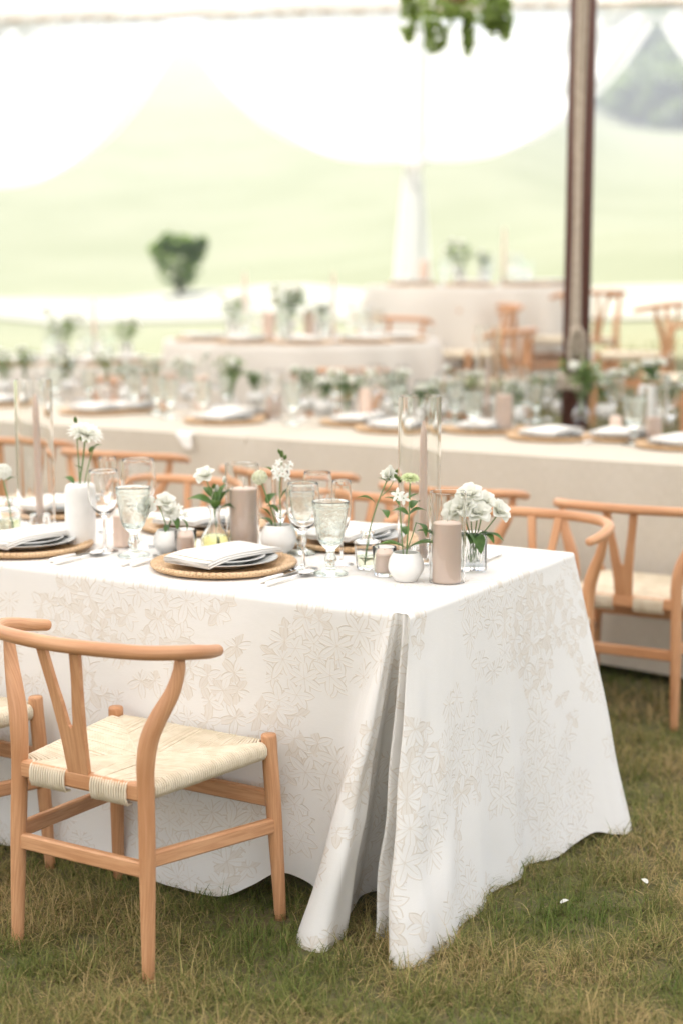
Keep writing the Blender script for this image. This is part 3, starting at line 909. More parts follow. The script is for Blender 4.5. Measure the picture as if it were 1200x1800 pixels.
# ================================================================== the white patterned table
T1Z, T1W, T1L = .770, .953, 2.44
def cloth_mesh(name, mat, top, hem, drop_rows=64, dens=1100, split=26):
    """top, hem: matched lists of (u, v[, z]) control points around the table; builds top sheet + ruled, softly rippled skirt"""
    n = dens
    Tp = smooth_path([(a[0], a[1]) for a in top], n)
    Hm = smooth_path(hem, n)
    sT = [0]; sH = [0]
    for i in range(n):
        sT.append(sT[-1] + float(np.linalg.norm(Tp[i + 1] - Tp[i]))); sH.append(sH[-1] + float(np.linalg.norm(Hm[i + 1][:2] - Hm[i][:2])))
    seg = n / (len(top) - 1)
    iF, iS, iR = int(seg * 8), int(seg * split), int(seg * 41)
    mb = MB(); V = []; UV = []
    rows = drop_rows
    rf = .014
    for j in range(rows + 1):
        t = j / rows
        for i in range(n + 1):
            T = Tp[i]; H = Hm[i]
            if j < 6:                                   # rounded table edge
                a = j / 6 * PI / 2
                ix = min(max(T[0], rf * .8), T1L - rf * .8); iy = min(max(T[1], rf * .8), T1W - rf * .8)
                k_ = 1 - math.sin(a)
                z = T1Z - rf * (1 - math.cos(a))
                cx, cy_ = (T[0] + (ix - T[0]) * k_, T[1] + (iy - T[1]) * k_)
                tt = 0
            else:
                tt = (j - 6) / (rows - 6)
                # the two corner lobes fall first, flare low down and puddle a little on the grass
                lobe = (1 - sstep(.25, .36, H[0])) * (1 - sstep(.02, .14, H[1]))
                zz = min(1.0, tt / (1 - .02 * lobe))
                w = zz ** (1 + .08 * lobe)
                cx = T[0] + (H[0] - T[0]) * w; cy_ = T[1] + (H[1] - T[1]) * w
                z = (T1Z - rf) + (H[2] - T1Z + rf) * zz
                z -= .012 * lobe * zz ** 6
                cx += .006 * lobe * tt * math.sin(sH[i] * 46); cy_ += .007 * lobe * tt * math.sin(sH[i] * 31 + 1.0)
                z += .004 * lobe * math.sin(tt * 26 + sH[i] * 9) * tt; cx += .004 * lobe * math.sin(tt * 19 + sH[i] * 14) * tt
                # soft horizontal ripples and gathers
                e = tt * (1 - .35 * tt)
                cy_ += e * .010 * math.sin(sH[i] * 9 + 2.1 * math.sin(sH[i] * 3.1) + tt * 1.7) - .0035 * e * math.sin(tt * 15 + sH[i] * 3.3 + 2 * math.sin(sH[i] * 2.1))
                cx += e * (.004 * math.sin(sH[i] * 13 + tt * 2.3) - .003 * math.sin(tt * 12 + sH[i] * 4))
            w_ = uv_w(cx, cy_)
            V.append((w_.x, w_.y, z))
            rT, rH = (sT[i] - sT[iF], sH[i] - sH[iF]) if i <= iS else (sT[i] - sT[iR], sH[i] - sH[iR])
            UV.append((rT + (rH - rT) * tt + (0 if i <= iS else 7.3), -(tt * .76 + rf)))
    F = [(j * (n + 1) + i, j * (n + 1) + i + 1, (j + 1) * (n + 1) + i + 1, (j + 1) * (n + 1) + i) for j in range(rows) for i in range(n)]
    mb.add(V, F, UV)
    # top sheet
    nu, nv = 60, 24
    V = []; UV = []
    for j in range(nv + 1):
        for i in range(nu + 1):
            u = T1L * i / nu; v = T1W * j / nv
            u_ = rf * .8 + (T1L - rf * 1.6) * i / nu; v_ = rf * .8 + (T1W - rf * 1.6) * j / nv
            w_ = uv_w(u_, v_)
            V.append((w_.x, w_.y, T1Z + .0012 * math.sin(u * 21 + 3 * math.sin(v * 9)) * math.sin(PI * i / nu) * math.sin(PI * j / nv)))
            UV.append((.95 - u, v))
    F = [(j * (nu + 1) + i, j * (nu + 1) + i + 1, (j + 1) * (nu + 1) + i + 1, (j + 1) * (nu + 1) + i) for j in range(nv) for i in range(nu)]
    mb.add(V, F, UV)
    return mb.mesh(name, mat)
# (top u, v) and (hem u, v, z) pairs, from the far left end along the front, round the near corner and up the right end
CP = [((2.44, .40), (2.50, .40, .03)), ((2.44, .10), (2.52, .0, .02)), ((2.40, 0), (2.40, -.05, .02)),
      ((2.10, 0), (2.10, -.040, .03)), ((1.80, 0), (1.80, -.030, .02)), ((1.52, 0), (1.52, -.045, .015)), ((1.30, 0), (1.30, -.050, .012)),
      ((1.12, 0), (1.12, -.030, .020)), ((.95, 0), (.95, -.040, .030)), ((.78, 0), (.78, -.032, .022)), ((.64, 0), (.62, -.045, .020)),
      ((.50, 0), (.50, -.040, .018)), ((.41, 0), (.43, -.012, .050)), ((.33, 0), (.375, .012, .085)), ((.20, 0), (.335, .045, .075)),
      ((.12, 0), (.290, .060, .050)), ((.085, 0), (.252, .010, .020)), ((.066, 0), (.238, -.060, .004)), ((.055, 0), (.224, -.112, -.002)), ((.049, 0), (.190, -.148, -.004)), ((.045, 0), (.155, -.152, -.004)),
      ((.043, .001), (.132, -.128, .000)), ((.042, .008), (.140, -.060, .006)), ((.038, .012), (.166, .015, .012)), ((.034, .018), (.190, .130, .03)), ((.030, .018), (.140, .190, .03)),
      ((.024, .014), (.100, .110, .012)), ((.020, .012), (.080, .000, .002)), ((.016, .012), (.062, -.022, .0)), ((.012, .018), (.046, .025, .008)), ((.008, .014), (.046, .100, .016)), ((.004, .012), (.026, .110, .016)),
      ((.000, .010), (.012, .020, .004)), ((-.002, .004), (-.016, -.105, -.004)), ((-.001, .016), (-.050, -.140, -.004)), ((0, .042), (-.082, -.100, -.002)),
      ((0, .085), (-.094, -.020, .0)), ((0, .14), (-.096, .055, .0)), ((0, .21), (-.070, .15, .002)), ((0, .29), (-.072, .25, .003)),
      ((0, .38), (-.040, .35, .004)), ((0, .47), (-.066, .46, .006)), ((0, .56), (-.048, .555, .010)), ((0, .65), (-.088, .65, .010)),
      ((0, .74), (-.100, .735, .024)), ((0, .82), (-.122, .815, .036)), ((0, .88), (-.150, .875, .018)), ((0, .925), (-.172, .94, .004)),
      ((.01, .953), (-.150, 1.02, .004)), ((.04, .953), (-.08, 1.055, .02)), ((.12, .953), (.04, 1.04, .03)), ((.25, .953), (.22, 1.0, .03)),
      ((.60, .953), (.60, .99, .02)), ((1.2, .953), (1.2, 1.0, .02)), ((1.8, .953), (1.8, .99, .02)), ((2.42, .953), (2.45, 1.0, .02))]
cl = cloth_mesh('tablecloth', MAT['jacquard'], [c[0] for c in CP], [c[1] for c in CP])
thing('tablecloth', 'white floral jacquard tablecloth draped to the grass over the front table', 'tablecloth', cl)
def trestle(label, corners, topz, group=None):
    """wooden top on six legs, hidden under its cloth; corners in u, v"""
    (u0, v0), (u1, v1) = corners
    c = uv_w((u0 + u1) / 2, (v0 + v1) / 2)
    gz = ground_z(c.x, c.y)
    lu, lv = abs(u1 - u0) - .16, abs(v1 - v0) - .16
    P = []
    mb = MB(); bar(mb, (-lu / 2, 0, topz - gz - .03), (lu / 2, 0, topz - gz - .03), lv, .03); P.append(('tabletop', mb.mesh('tabletop', MAT['beech'])))
    for x in (-lu / 2 + .32, lu / 2 - .32):
        for y in (-lv / 2 + .22, lv / 2 - .22):
            mb = MB(); bar(mb, (x, y, -.10), (x, y, topz - gz - .046), .05, .05, up=(0, 1, 0)); P.append(('leg', mb.mesh('leg', MAT['beech'])))
    return thing('banquet_table', label, 'table', P, (c.x, c.y, gz), TA, group)
trestle('long banquet table hidden under the white floral tablecloth', ((.0, .0), (T1L, T1W)), T1Z - .004)

# ================================================================== the long linen table behind (two tables end to end)
T2Z = .832
T2V0, T2V1 = 2.50, 3.47
def plain_cloth(name, mat, u0, u1, v0, v1, topz, gz, seed, over=.0):
    r_ = np.random.default_rng(seed)
    mb = MB(); n = 420; rows = 26
    per = []
    for k in range(n + 1):
        s = k / n * 2 * ((u1 - u0) + (v1 - v0))
        a, b = u1 - u0, v1 - v0
        if s < a: per.append((u0 + s, v0, 0, -1))
        elif s < a + b: per.append((u1, v0 + s - a, 1, 0))
        elif s < 2 * a + b: per.append((u1 - (s - a - b), v1, 0, 1))
        else: per.append((u0, v1 - (s - 2 * a - b), -1, 0))
    V = []; UV = []
    ph = r_.uniform(0, 6, 4)
    for j in range(rows + 1):
        t = j / rows
        for k, (u, v, nu, nv) in enumerate(per):
            s = k / n * 2 * ((u1 - u0) + (v1 - v0))
            # distance to nearest corner -> flare
            dc = min(math.hypot(u - a, v - b) for a in (u0, u1) for b in (v0, v1))
            fl = .10 * math.exp(-(dc / .12) ** 2)
            ow = t * (.035 + fl + .014 * math.sin(s * 7.0 + ph[0] + 2 * math.sin(s * 2.2 + ph[1])))
            # smooth corner normal
            cu, cv = (u - (u0 + u1) / 2) / ((u1 - u0) / 2), (v - (v0 + v1) / 2) / ((v1 - v0) / 2)
            du = nu + (math.copysign(1, cu) * math.exp(-(dc / .1) ** 2) if nu == 0 else 0)
            dv = nv + (math.copysign(1, cv) * math.exp(-(dc / .1) ** 2) if nv == 0 else 0)
            w_ = uv_w(u + du * ow, v + dv * ow)
            rnd = .012 * (1 - min(1, t * 26 / 2))
            z = topz + (gz + .02 + .02 * math.sin(s * 3 + ph[2]) - topz) * t
            V.append((w_.x, w_.y, z)); UV.append((s, -t * .76))
    F = [(j * (n + 1) + k, j * (n + 1) + k + 1, (j + 1) * (n + 1) + k + 1, (j + 1) * (n + 1) + k) for j in range(rows) for k in range(n)]
    mb.add(V, F, UV)
    ctr = [uv_w(a, b) for a, b in ((u0, v0), (u1, v0), (u1, v1), (u0, v1))]
    mb.add([(p.x, p.y, topz) for p in ctr], [(0, 1, 2, 3)], [(0, 0), (u1 - u0, 0), (u1 - u0, v1 - v0), (0, v1 - v0)], 0, False)
    return mb.mesh(name, mat)
GT = 'linen cloths on the second row of tables'
for k, (u0, u1, lab, lab2) in enumerate(((-.30, 2.165, 'natural linen tablecloth on the right half of the second row', 'long table hidden under the right hand linen cloth of the second row'),
                                         (2.175, 4.62, 'natural linen tablecloth on the left half of the second row', 'long table hidden under the left hand linen cloth of the second row'))):
    c = uv_w((u0 + u1) / 2, T2V0)
    thing('tablecloth', lab, 'tablecloth', plain_cloth('linen_cloth', MAT['linen'], u0, u1, T2V0, T2V1, T2Z, ground_z(c.x, c.y), k + 2), group=GT)
    trestle(lab2, ((u0, T2V0), (u1, T2V1)), T2Z - .004)

# ================================================================== round tables further back
def round_cloth(R, H, seed):
    r_ = np.random.default_rng(seed)
    mb = MB(); n = 200; rows = 24
    V = [(0, 0, H)]; UV = [(0, 0)]
    V2 = []
    F = []
    for j in range(rows + 1):
        t = j / rows
        for k in range(n):
            a = 2 * PI * k / n
            f = math.sin(a * 13 + 2.2 * math.sin(a * 3 + seed))
            r = R + .012 * min(1, t * 8) + t * (.09 + .055 * f)
            V2.append((r * math.cos(a), r * math.sin(a), H - .01 * (t > 0) + (-.05 - H) * t)); UV.append((a * R, -t * .75))
    V += V2
    for k in range(n): F.append((0, 1 + k, 1 + (k + 1) % n))
    for j in range(rows):
        for k in range(n):
            a = 1 + j * n + k; b = 1 + j * n + (k + 1) % n
            F.append((a, a + n, b + n, b))
    mb.add(V, F, UV)
    return mb.mesh('round_cloth', MAT['linen_grey'])
def round_table(label, label2, x, y, R, seed, topz=None):
    g = ground_z(x, y)
    H = .76
    thing('tablecloth', label, 'tablecloth', round_cloth(R, H, seed), (x, y, g), group='linen cloths on the round tables')
    P = []
    mb = MB(); lathe(mb, [(0.001, H - .04), (R - .03, H - .04), (R - .03, H - .008), (.001, H - .008)], 40); P.append(('tabletop', mb.mesh('tabletop', MAT['beech'])))
    for k in range(4):
        a = k * PI / 2 + .7
        mb = MB(); tube(mb, [(.45 * R * math.cos(a), .45 * R * math.sin(a), -.10), (.45 * R * math.cos(a), .45 * R * math.sin(a), H - .041)], .02, 8); P.append(('leg', mb.mesh('leg', MAT['beech'])))
    thing('round_table', label2, 'table', P, (x, y, g))
    return Vector((x, y, g + H))
RT3 = round_table('grey linen cloth on the round table left of the brown pole', 'round table hidden under the grey linen cloth left of the pole', -.25, 10.35, .88, 3)
RT4 = round_table('grey linen cloth on the farthest round table behind the pole', 'farthest round table hidden under its grey linen cloth', .98, 12.0, .80, 4)
RT5 = round_table('grey linen cloth on the round table at the far left', 'round table hidden under its cloth at the far left', -1.95, 10.9, .80, 5)
def around(C, R, deg, label, group, off=.36):
    a = math.radians(deg)
    x = C.x + (R + off) * math.cos(a); y = C.y + (R + off) * math.sin(a)
    chair(label, x, y, a + PI / 2, group)
GR = 'wishbone chairs around the round tables'
around(RT3, .88, -25, 'wishbone chair right of the middle round table', GR)
around(RT3, .88, -80, 'wishbone chair in front of the middle round table', GR)
around(RT3, .88, -130, 'wishbone chair at front left of the middle round table', GR)
around(RT3, .88, 172, 'wishbone chair left of the middle round table', GR)
around(RT3, .88, 28, 'wishbone chair between the middle and farthest round tables', GR, .42)
around(RT4, .80, -58, 'wishbone chair in front of the farthest round table beside the pole', GR)
around(RT4, .80, -118, 'wishbone chair at front left of the farthest round table', GR, .44)
around(RT5, .80, -60, 'wishbone chair in front of the far left round table', GR)
around(RT5, .80, -110, 'wishbone chair at the far left picture edge behind the linen table', GR)
chair('wishbone chair right of the brown pole turned side on', 1.83, 10.1, 1.25, GR)
chair('wishbone chair at right with its legs against the bright lawn', 2.02, 9.3, 1.95, GR)
# ================================================================== tableware (meshes shared by alike pieces)
def shell(outer, inner):
    return outer + list(reversed(inner))
def lmesh(name, prof, mat, n=40, mod=None):
    mb = MB(); lathe(mb, prof, n, mod=mod); return mb.mesh(name, MAT[mat], 38)
def sp2(pts, n): return [tuple(q) for q in smooth_path(pts, n)]

WINE = lmesh('wine_glass', [(0, 0), (.036, 0), (.0365, .0015), (.030, .0032), (.014, .006), (.006, .011), (.0042, .02), (.0038, .05), (.0042, .085), (.007, .094)]
             + sp2([(.012, .098), (.028, .112), (.0395, .138), (.0425, .165), (.0405, .192), (.0375, .215)], 16)
             + [(.0368, .2158), (.0362, .215)] + list(reversed(sp2([(.008, .1015), (.0265, .1145), (.038, .139), (.0411, .165), (.0392, .192), (.0362, .214)], 16))) + [(0, .1005)], 'glass', 44)
FLUTE = lmesh('champagne_flute', [(0, 0), (.031, 0), (.0315, .0015), (.022, .0035), (.008, .008), (.0042, .014), (.0038, .04), (.0042, .072), (.007, .08)]
              + sp2([(.011, .088), (.0205, .112), (.0255, .145), (.0262, .18), (.0245, .222)], 14)
              + [(.0239, .2228), (.0233, .222)] + list(reversed(sp2([(.006, .0905), (.0190, .113), (.0241, .145), (.0248, .18), (.0233, .221)], 14))) + [(0, .088)], 'glass', 40)
def gob_mod(a, j, z):
    if 12 <= j <= 27:
        return 1 + .020 * max(0, math.sin(a * 10 + 1.2 * math.sin(z * 130))) * math.sin((z - .085) / .085 * PI) ** .5 * (.6 + .4 * math.sin(z * 210 + a * 5))
    return 1
def goblet_mesh():
    mb = MB()
    out_ = [(0, 0), (.0405, 0), (.0415, .003), (.036, .0065), (.022, .010), (.013, .014), (.0105, .020), (.0125, .028), (.0150, .036), (.0125, .044), (.0100, .052), (.0115, .060)] \
        + sp2([(.020, .068), (.0285, .080), (.0335, .098), (.0375, .125), (.0410, .150), (.0445, .176)], 18)
    inn = sp2([(.012, .076), (.0245, .084), (.0300, .100), (.0342, .126), (.0380, .151), (.0420, .1755)], 18)
    lathe(mb, out_ + [(.0434, .1772)] + list(reversed(inn)) + [(0, .0735)], 72, mod=gob_mod)
    for k in range(56):                                     # beaded band under the rim
        a = 2 * PI * k / 56
        m2 = MB(); lathe(m2, [(0, -.0016), (.0012, -.0011), (.0016, 0), (.0012, .0011), (0, .0016)], 6)
        xform(m2, Matrix.Translation((.0428 * math.cos(a), .0428 * math.sin(a), .1635)), mb)
    return mb.mesh('goblet', MAT['glass_green'], 50)
GOBLET = goblet_mesh()

def cylinder_glass(r, h, wall=.0028):
    return lmesh('cylinder', [(r - .001, 0), (r, .001), (r, h - .001), (r - wall * .5, h), (r - wall, h - .001), (r - wall, .001), (r - .001, 0)], 'glass', 56)
TALLCYL = cylinder_glass(.056, .44)
SHORTCYL = cylinder_glass(.0455, .225)
def candle_parts(r, h, wick=.014, tip=.0):
    mb = MB(); lathe(mb, [(0, 0), (r - .002, 0), (r, .002), (r, h - .003), (r - .003, h), (r * .55, h + tip * .5 + .0005), (.0025, h + .002 + tip), (0, h + .002 + tip)], 40)
    wx = mb.mesh('wax', MAT['candle'], 38)
    mb = MB(); tube(mb, [(0, 0, h), (.0006, 0, h + wick * .6), (.002, 0, h + wick)], .0016, 6)
    return [('wax', wx, [('wick', mb.mesh('wick', MAT['wick']))])]
PILLAR = candle_parts(.0385, .165, .03)
PILLAR_S = candle_parts(.0255, .088)
def taper_parts(h=.36):
    mb = MB(); lathe(mb, [(0, 0), (.0105, 0), (.0112, .01), (.0108, h * .5), (.0095, h * .86), (.0075, h * .94), (.003, h), (0, h + .001)], 24)
    wx = mb.mesh('wax', MAT['candle'], 38)
    mb = MB(); tube(mb, [(0, 0, h), (.001, 0, h + .01), (.004, 0, h + .017)], .001, 6)
    return [('wax', wx, [('wick', mb.mesh('wick', MAT['wick']))])]
TAPER = taper_parts()
def rib(nr, amp): return lambda a, j, z: 1 + amp * math.cos(a * nr)
HOLDER = lmesh('taper_holder', [(0, 0), (.031, 0), (.032, .002), (.033, .046), (.0315, .048), (.0125, .047), (.0118, .046), (.0115, .014), (0, .013)], 'glass', 72, lambda a, j, z: 1 + (.02 * math.cos(a * 18) if 1 <= j <= 3 else 0))
VOTIVE = lmesh('votive_glass', [(0, 0), (.0245, 0), (.026, .002), (.0285, .035), (.0305, .072), (.0298, .0735), (.0289, .072), (.0268, .035), (.0240, .009), (0, .008)], 'glass', 40)
VOTIVE_C = candle_parts(.0232, .046, .008)
RIBVASE = lmesh('ribbed_vase', [(0, 0), (.0335, 0), (.0345, .002), (.0345, .010), (.0335, .012), (.0335, .098), (.0322, .100), (.0305, .098), (.0305, .012), (0, .011)], 'glass', 96, lambda a, j, z: 1 + (.022 * math.cos(a * 24) if 4 <= j <= 5 else 0))
BUDVASE = lmesh('bud_vase', [(0, 0), (.034, 0)] + sp2([(.036, .002), (.0400, .016), (.0390, .036), (.030, .055), (.0185, .072), (.0138, .092), (.0150, .108), (.0200, .122)], 24)
                + [(.0188, .1235)] + list(reversed(sp2([(.0330, .006), (.0368, .018), (.0358, .035), (.0272, .053), (.0160, .071), (.0112, .092), (.0124, .108), (.0176, .121)], 24))) + [(0, .006)], 'glass', 80, lambda a, j, z: 1 + .014 * math.cos(a * 20) * (1 if 2 <= j <= 24 else 0))
BUDWATER = lmesh('water', [(0, .0068), (.0322, .0070), (.0362, .0185), (.0352, .0345), (.0322, .0430), (0, .0430)], 'water_yellow', 40)
BOTTLE = lmesh('small_bottle', [(0, 0), (.0225, 0), (.0255, .003)] + sp2([(.026, .006), (.030, .045), (.0325, .066), (.030, .074), (.017, .079), (.0135, .083), (.0135, .092)], 18) + [(.0175, .094), (.0175, .100), (.0160, .1015), (.0110, .1005), (.0108, .083)]
               + list(reversed(sp2([(.0200, .008), (.0275, .048), (.0298, .066), (.0275, .072), (.0140, .0765)], 14))) + [(0, .0075)], 'glass', 64, lambda a, j, z: 1 + .02 * math.cos(a * 8) * (1 if 3 <= j <= 14 else 0))
BOTTLEWATER = lmesh('water', [(0, .0085), (.0192, .0087), (.0240, .034), (0, .034)], 'water', 32)
CLEARVASE = lmesh('clear_bottle_vase', [(0, 0), (.034, 0), (.036, .003), (.036, .082), (.032, .090), (.016, .096), (.0145, .104), (.018, .116), (.0170, .1172), (.0130, .105), (.0142, .0955), (.0305, .0875), (.0338, .081), (.0336, .006), (0, .006)], 'glass', 48)
CLEARWATER = lmesh('water', [(0, .0066), (.0332, .0066), (.0332, .060), (0, .060)], 'water', 32)
TALLVASE = lmesh('white_vase', [(0, 0), (.036, 0), (.040, .003), (.0415, .05), (.0410, .145)] + sp2([(.0405, .155), (.037, .168), (.028, .174), (.020, .175)], 8) + [(.0185, .1735), (.0178, .165), (.034, .14), (.036, .02), (0, .015)], 'ceramic', 56)
POT = lmesh('white_pot', [(0, .006), (.020, .006), (.021, 0), (.027, 0), (.029, .004)] + sp2([(.033, .008), (.0430, .025), (.0445, .040), (.0400, .058), (.0325, .070)], 16) + [(.0312, .0712), (.0298, .070), (.0365, .056), (.0410, .040), (.038, .02), (0, .012)], 'ceramic', 56)

def charger_mesh():
    mb = MB(); n = 240
    R = .186
    prof = []
    rings = 34
    # top side: flat centre, gentle rise to a raised coiled rim, then the outer wall and underside
    for i in range(rings):
        t = i / (rings - 1)
        r = .012 + (R - .012) * t
        z = .006 + .012 * sstep(.70, .98, t)
        prof.append((r, z))
    prof += [(R + .003, .0155), (R + .0035, .012), (R + .001, .008), (R - .006, .004), (R - .02, .001), (.06, 0.0)]
    V = []; F = []
    for j, (r, z) in enumerate(prof):
        for k in range(n):
            a = 2 * PI * k / n
            b = .0016 * math.cos(a * 60 + (PI if j % 2 else 0))
            ridge = .0012 * (1 if j % 2 else -1)
            if j < rings: V.append((r * math.cos(a), r * math.sin(a), z + b * (.4 + .6 * (r > .12)) + ridge * .6))
            else:
                rr = r + b * .9
                V.append((rr * math.cos(a), rr * math.sin(a), max(0.0, z)))
    for j in range(len(prof) - 1):
        for k in range(n):
            a = j * n + k; b = j * n + (k + 1) % n
            F.append((a, b, b + n, a + n))
    F.append(tuple(range(n)))
    F.append(tuple((len(prof) - 1) * n + k for k in range(n - 1, -1, -1)))
    mb.add(V, F)
    return mb.mesh('rattan_charger', MAT['rattan'])
CHARGER = charger_mesh()
def plate_mesh(R, mat, name, wave=0):
    pr = [(0, 0), (R * .55, 0), (R * .60, .002), (R * .72, .009), (R * .98, .0175), (R, .019), (R * .995, .0205), (R * .97, .020), (R * .72, .0125), (R * .62, .0075), (R * .55, .0045), (0, .004)]
    return lmesh(name, pr, mat, 72, (lambda a, j, z: 1 + (.006 * math.cos(a * 36) if 4 <= j <= 7 else 0)) if wave else None)
PLATE = plate_mesh(.140, 'porcelain_grey', 'dinner_plate', 1)
SALAD = plate_mesh(.108, 'porcelain', 'salad_plate')

def napkin_parts():
    w, l = .152, .285
    prof = []
    lay = 5; th = .0027
    for k in range(lay):
        z = .001 + k * th
        xs_ = np.linspace(-w / 2, w / 2, 9) if k % 2 == 0 else np.linspace(w / 2, -w / 2, 9)
        shr = .0015 * k
        for x in xs_: prof.append((x * (1 - shr * 4), z + .0008 * math.sin(x * 40 + k)))
        if k < lay - 1:                                      # rounded turn to the next layer
            sx = 1 if k % 2 == 0 else -1
            for q in (-.6, 0, .6):
                prof.append((sx * (w / 2 * (1 - shr * 4) + .0022 * math.cos(q)), z + th / 2 + th / 2 * math.sin(q)))
    t = .00105
    mb = MB(); ny = 22
    V = []; UV = []
    m = len(prof)
    def bend(y):          # lies over the plates, near end hanging a little
        return -.010 * max(0, (-y - .06) / .085) ** 1.6 - .006 * max(0, (y - .07) / .075) ** 1.6
    for s in (-1, 1):
        for j in range(ny + 1):
            y = -l / 2 + l * j / ny
            for i, (x, z) in enumerate(prof):
                i0, i1 = max(0, i - 1), min(m - 1, i + 1)
                tx, tz = prof[i1][0] - prof[i0][0], prof[i1][1] - prof[i0][1]
                L_ = math.hypot(tx, tz) + 1e-9
                nx, nz = -tz / L_, tx / L_
                open_ = 1 + .12 * max(0, (-y - .09) / .05)
                V.append((x + nx * t * s + .004 * math.sin(y * 14) * (z / .017), y + .002 * math.sin(z * 700), z * open_ + nz * t * s + bend(y) + .0015 * math.sin(y * 23 + x * 30)))
                UV.append((x, y))
    o = (ny + 1) * m
    F = []
    for j in range(ny):
        for i in range(m - 1):
            a = j * m + i
            F.append((a, a + 1, a + 1 + m, a + m)); F.append((o + a, o + a + m, o + a + 1 + m, o + a + 1))
    for j in (0, ny):
        for i in range(m - 1):
            a = j * m + i; F.append((a, a + 1, o + a + 1, o + a))
    for i in (0, m - 1):
        for j in range(ny):
            a = j * m + i; F.append((a, a + m, o + a + m, o + a))
    mb.add(V, F, UV)
    cloth = mb.mesh('folded_cloth', MAT['napkin'])
    mb = MB(); z = .001 + (lay - 1) * th + .0014
    loop = [(-w / 2 + .012, y, z + bend(y) + .0015 * math.sin(y * 23 - 1.9)) for y in np.linspace(-l / 2 + .02, l / 2 - .01, 14)]
    tube(mb, loop, .0009, 5)
    loop = [(x, -l / 2 + .02, (z - .0005) * 1.02 + bend(-l / 2 + .02) + .0015 * math.sin((-l / 2 + .02) * 23 + x * 30) + .0022) for x in np.linspace(-w / 2 + .012, w / 2 - .004, 12)]
    tube(mb, loop, .0009, 5)
    return [('folded_cloth', cloth, [('stitched_border', mb.mesh('stitched_border', MAT['stitch']))])]
NAPKIN = napkin_parts()

def knife_parts():
    mb = MB(); tube(mb, [(0, 0, .0055), (.03, 0, .006), (.07, 0, .006), (.098, 0, .0055)], [.0085, .0082, .0068, .0058], 12, flat=(1, .62), round_end=True)
    h = mb.mesh('handle', MAT['pearl'])
    mb = MB()
    V = [(.098, -.006, .004), (.098, .006, .004), (.19, -.008, .0035), (.19, .006, .0035), (.212, .002, .003)]
    V += [(x, y, z + .0018) for x, y, z in V]
    mb.add(V, [(0, 2, 3, 1), (2, 4, 3), (5, 6, 8, 7), (7, 8, 9), (0, 5, 7, 2), (2, 7, 9, 4), (4, 9, 8, 3), (3, 8, 6, 1), (1, 6, 5, 0)], None, 0, False)
    return [('handle', h), ('blade', mb.mesh('blade', MAT['steel']))]
def spoon_parts():
    mb = MB(); tube(mb, [(0, 0, .0055), (.03, 0, .006), (.07, 0, .006), (.095, 0, .0055)], [.0085, .0082, .0066, .0055], 12, flat=(1, .62), round_end=True)
    h = mb.mesh('handle', MAT['pearl'])
    mb = MB(); tube(mb, [(.095, 0, .0055), (.125, 0, .007), (.145, 0, .006)], [.0035, .0028, .004], 8, flat=(1, .6))
    V = []; F = []; n = 20; rr = 5
    for j in range(rr + 1):
        r = j / rr
        for k in range(n):
            a = 2 * PI * k / n
            V.append((.167 + .029 * r * math.cos(a), .0185 * r * math.sin(a) * (1 - .12 * math.cos(a)), .0012 + .008 * r * r))
    for j in range(rr):
        for k in range(n):
            F.append((j * n + k, j * n + (k + 1) % n, (j + 1) * n + (k + 1) % n, (j + 1) * n + k))
    o = len(V)
    V += [(x, y, z + .0012) for x, y, z in V]
    F += [tuple(i + o for i in reversed(f)) for f in F]
    F += [(rr * n + k, rr * n + (k + 1) % n, o + rr * n + (k + 1) % n, o + rr * n + k) for k in range(n)]
    mb.add(V, F)
    return [('handle', h), ('bowl', mb.mesh('bowl', MAT['steel']))]
def fork_parts():
    mb = MB(); tube(mb, [(0, 0, .0055), (.03, 0, .006), (.07, 0, .006), (.095, 0, .0055)], [.0085, .0082, .0066, .0055], 12, flat=(1, .62), round_end=True)
    h = mb.mesh('handle', MAT['pearl'])
    mb = MB(); tube(mb, [(.095, 0, .0055), (.13, 0, .007), (.148, 0, .005)], [.0035, .003, .008], 8, flat=(1, .4))
    mb.add([(.143, -.008, .003), (.143, .008, .003), (.162, .0105, .002), (.162, -.0105, .002), (.143, -.008, .0055), (.143, .008, .0055), (.162, .0105, .0045), (.162, -.0105, .0045)],
           [(0, 1, 2, 3), (7, 6, 5, 4), (0, 4, 5, 1), (1, 5, 6, 2), (2, 6, 7, 3), (3, 7, 4, 0)], None, 0, False)
    for k in range(4):
        y = -.009 + .006 * k
        tube(mb, [(.161, y, .0033), (.18, y, .003), (.2, y * .95, .006)], [.0016, .0015, .0007], 6)
    return [('handle', h), ('tines', mb.mesh('tines', MAT['steel']))]
KNIFE, SPOON, FORK = knife_parts(), spoon_parts(), fork_parts()

# ================================================================== flowers
def petal(mb, L, W, az, el, curl=.3, cup=.15, base=.003, mi=0, c=(0, 0, 0), tip=.35):
    """petal leaving the centre at azimuth az and elevation el; curl bends the tip outwards (+) or inwards (-)"""
    nl, nw = 4, 3
    V = []; F = []
    er = Vector((math.cos(az), math.sin(az), 0)); es = Vector((-math.sin(az), math.cos(az), 0)); ez = Vector((0, 0, 1))
    p = Vector(c) + er * base
    e = el
    for j in range(nl + 1):
        t = j / nl
        wd = W * (math.sin(PI * min(1, (t * .82 + .12))) ** .7) * (1 if t < .99 else tip)
        if j > 0:
            p = p + (er * math.cos(e) + ez * math.sin(e)) * (L / nl); e -= curl / nl
        nrm = (-er * math.sin(e) + ez * math.cos(e))
        for i in range(nw):
            s = (i / (nw - 1) - .5) * 2
            V.append(p + es * (s * wd / 2) + nrm * (cup * wd * s * s))
    for j in range(nl):
        for i in range(nw - 1):
            a = j * nw + i; F.append((a, a + 1, a + 1 + nw, a + nw))
    mb.add(V, F, None, mi)
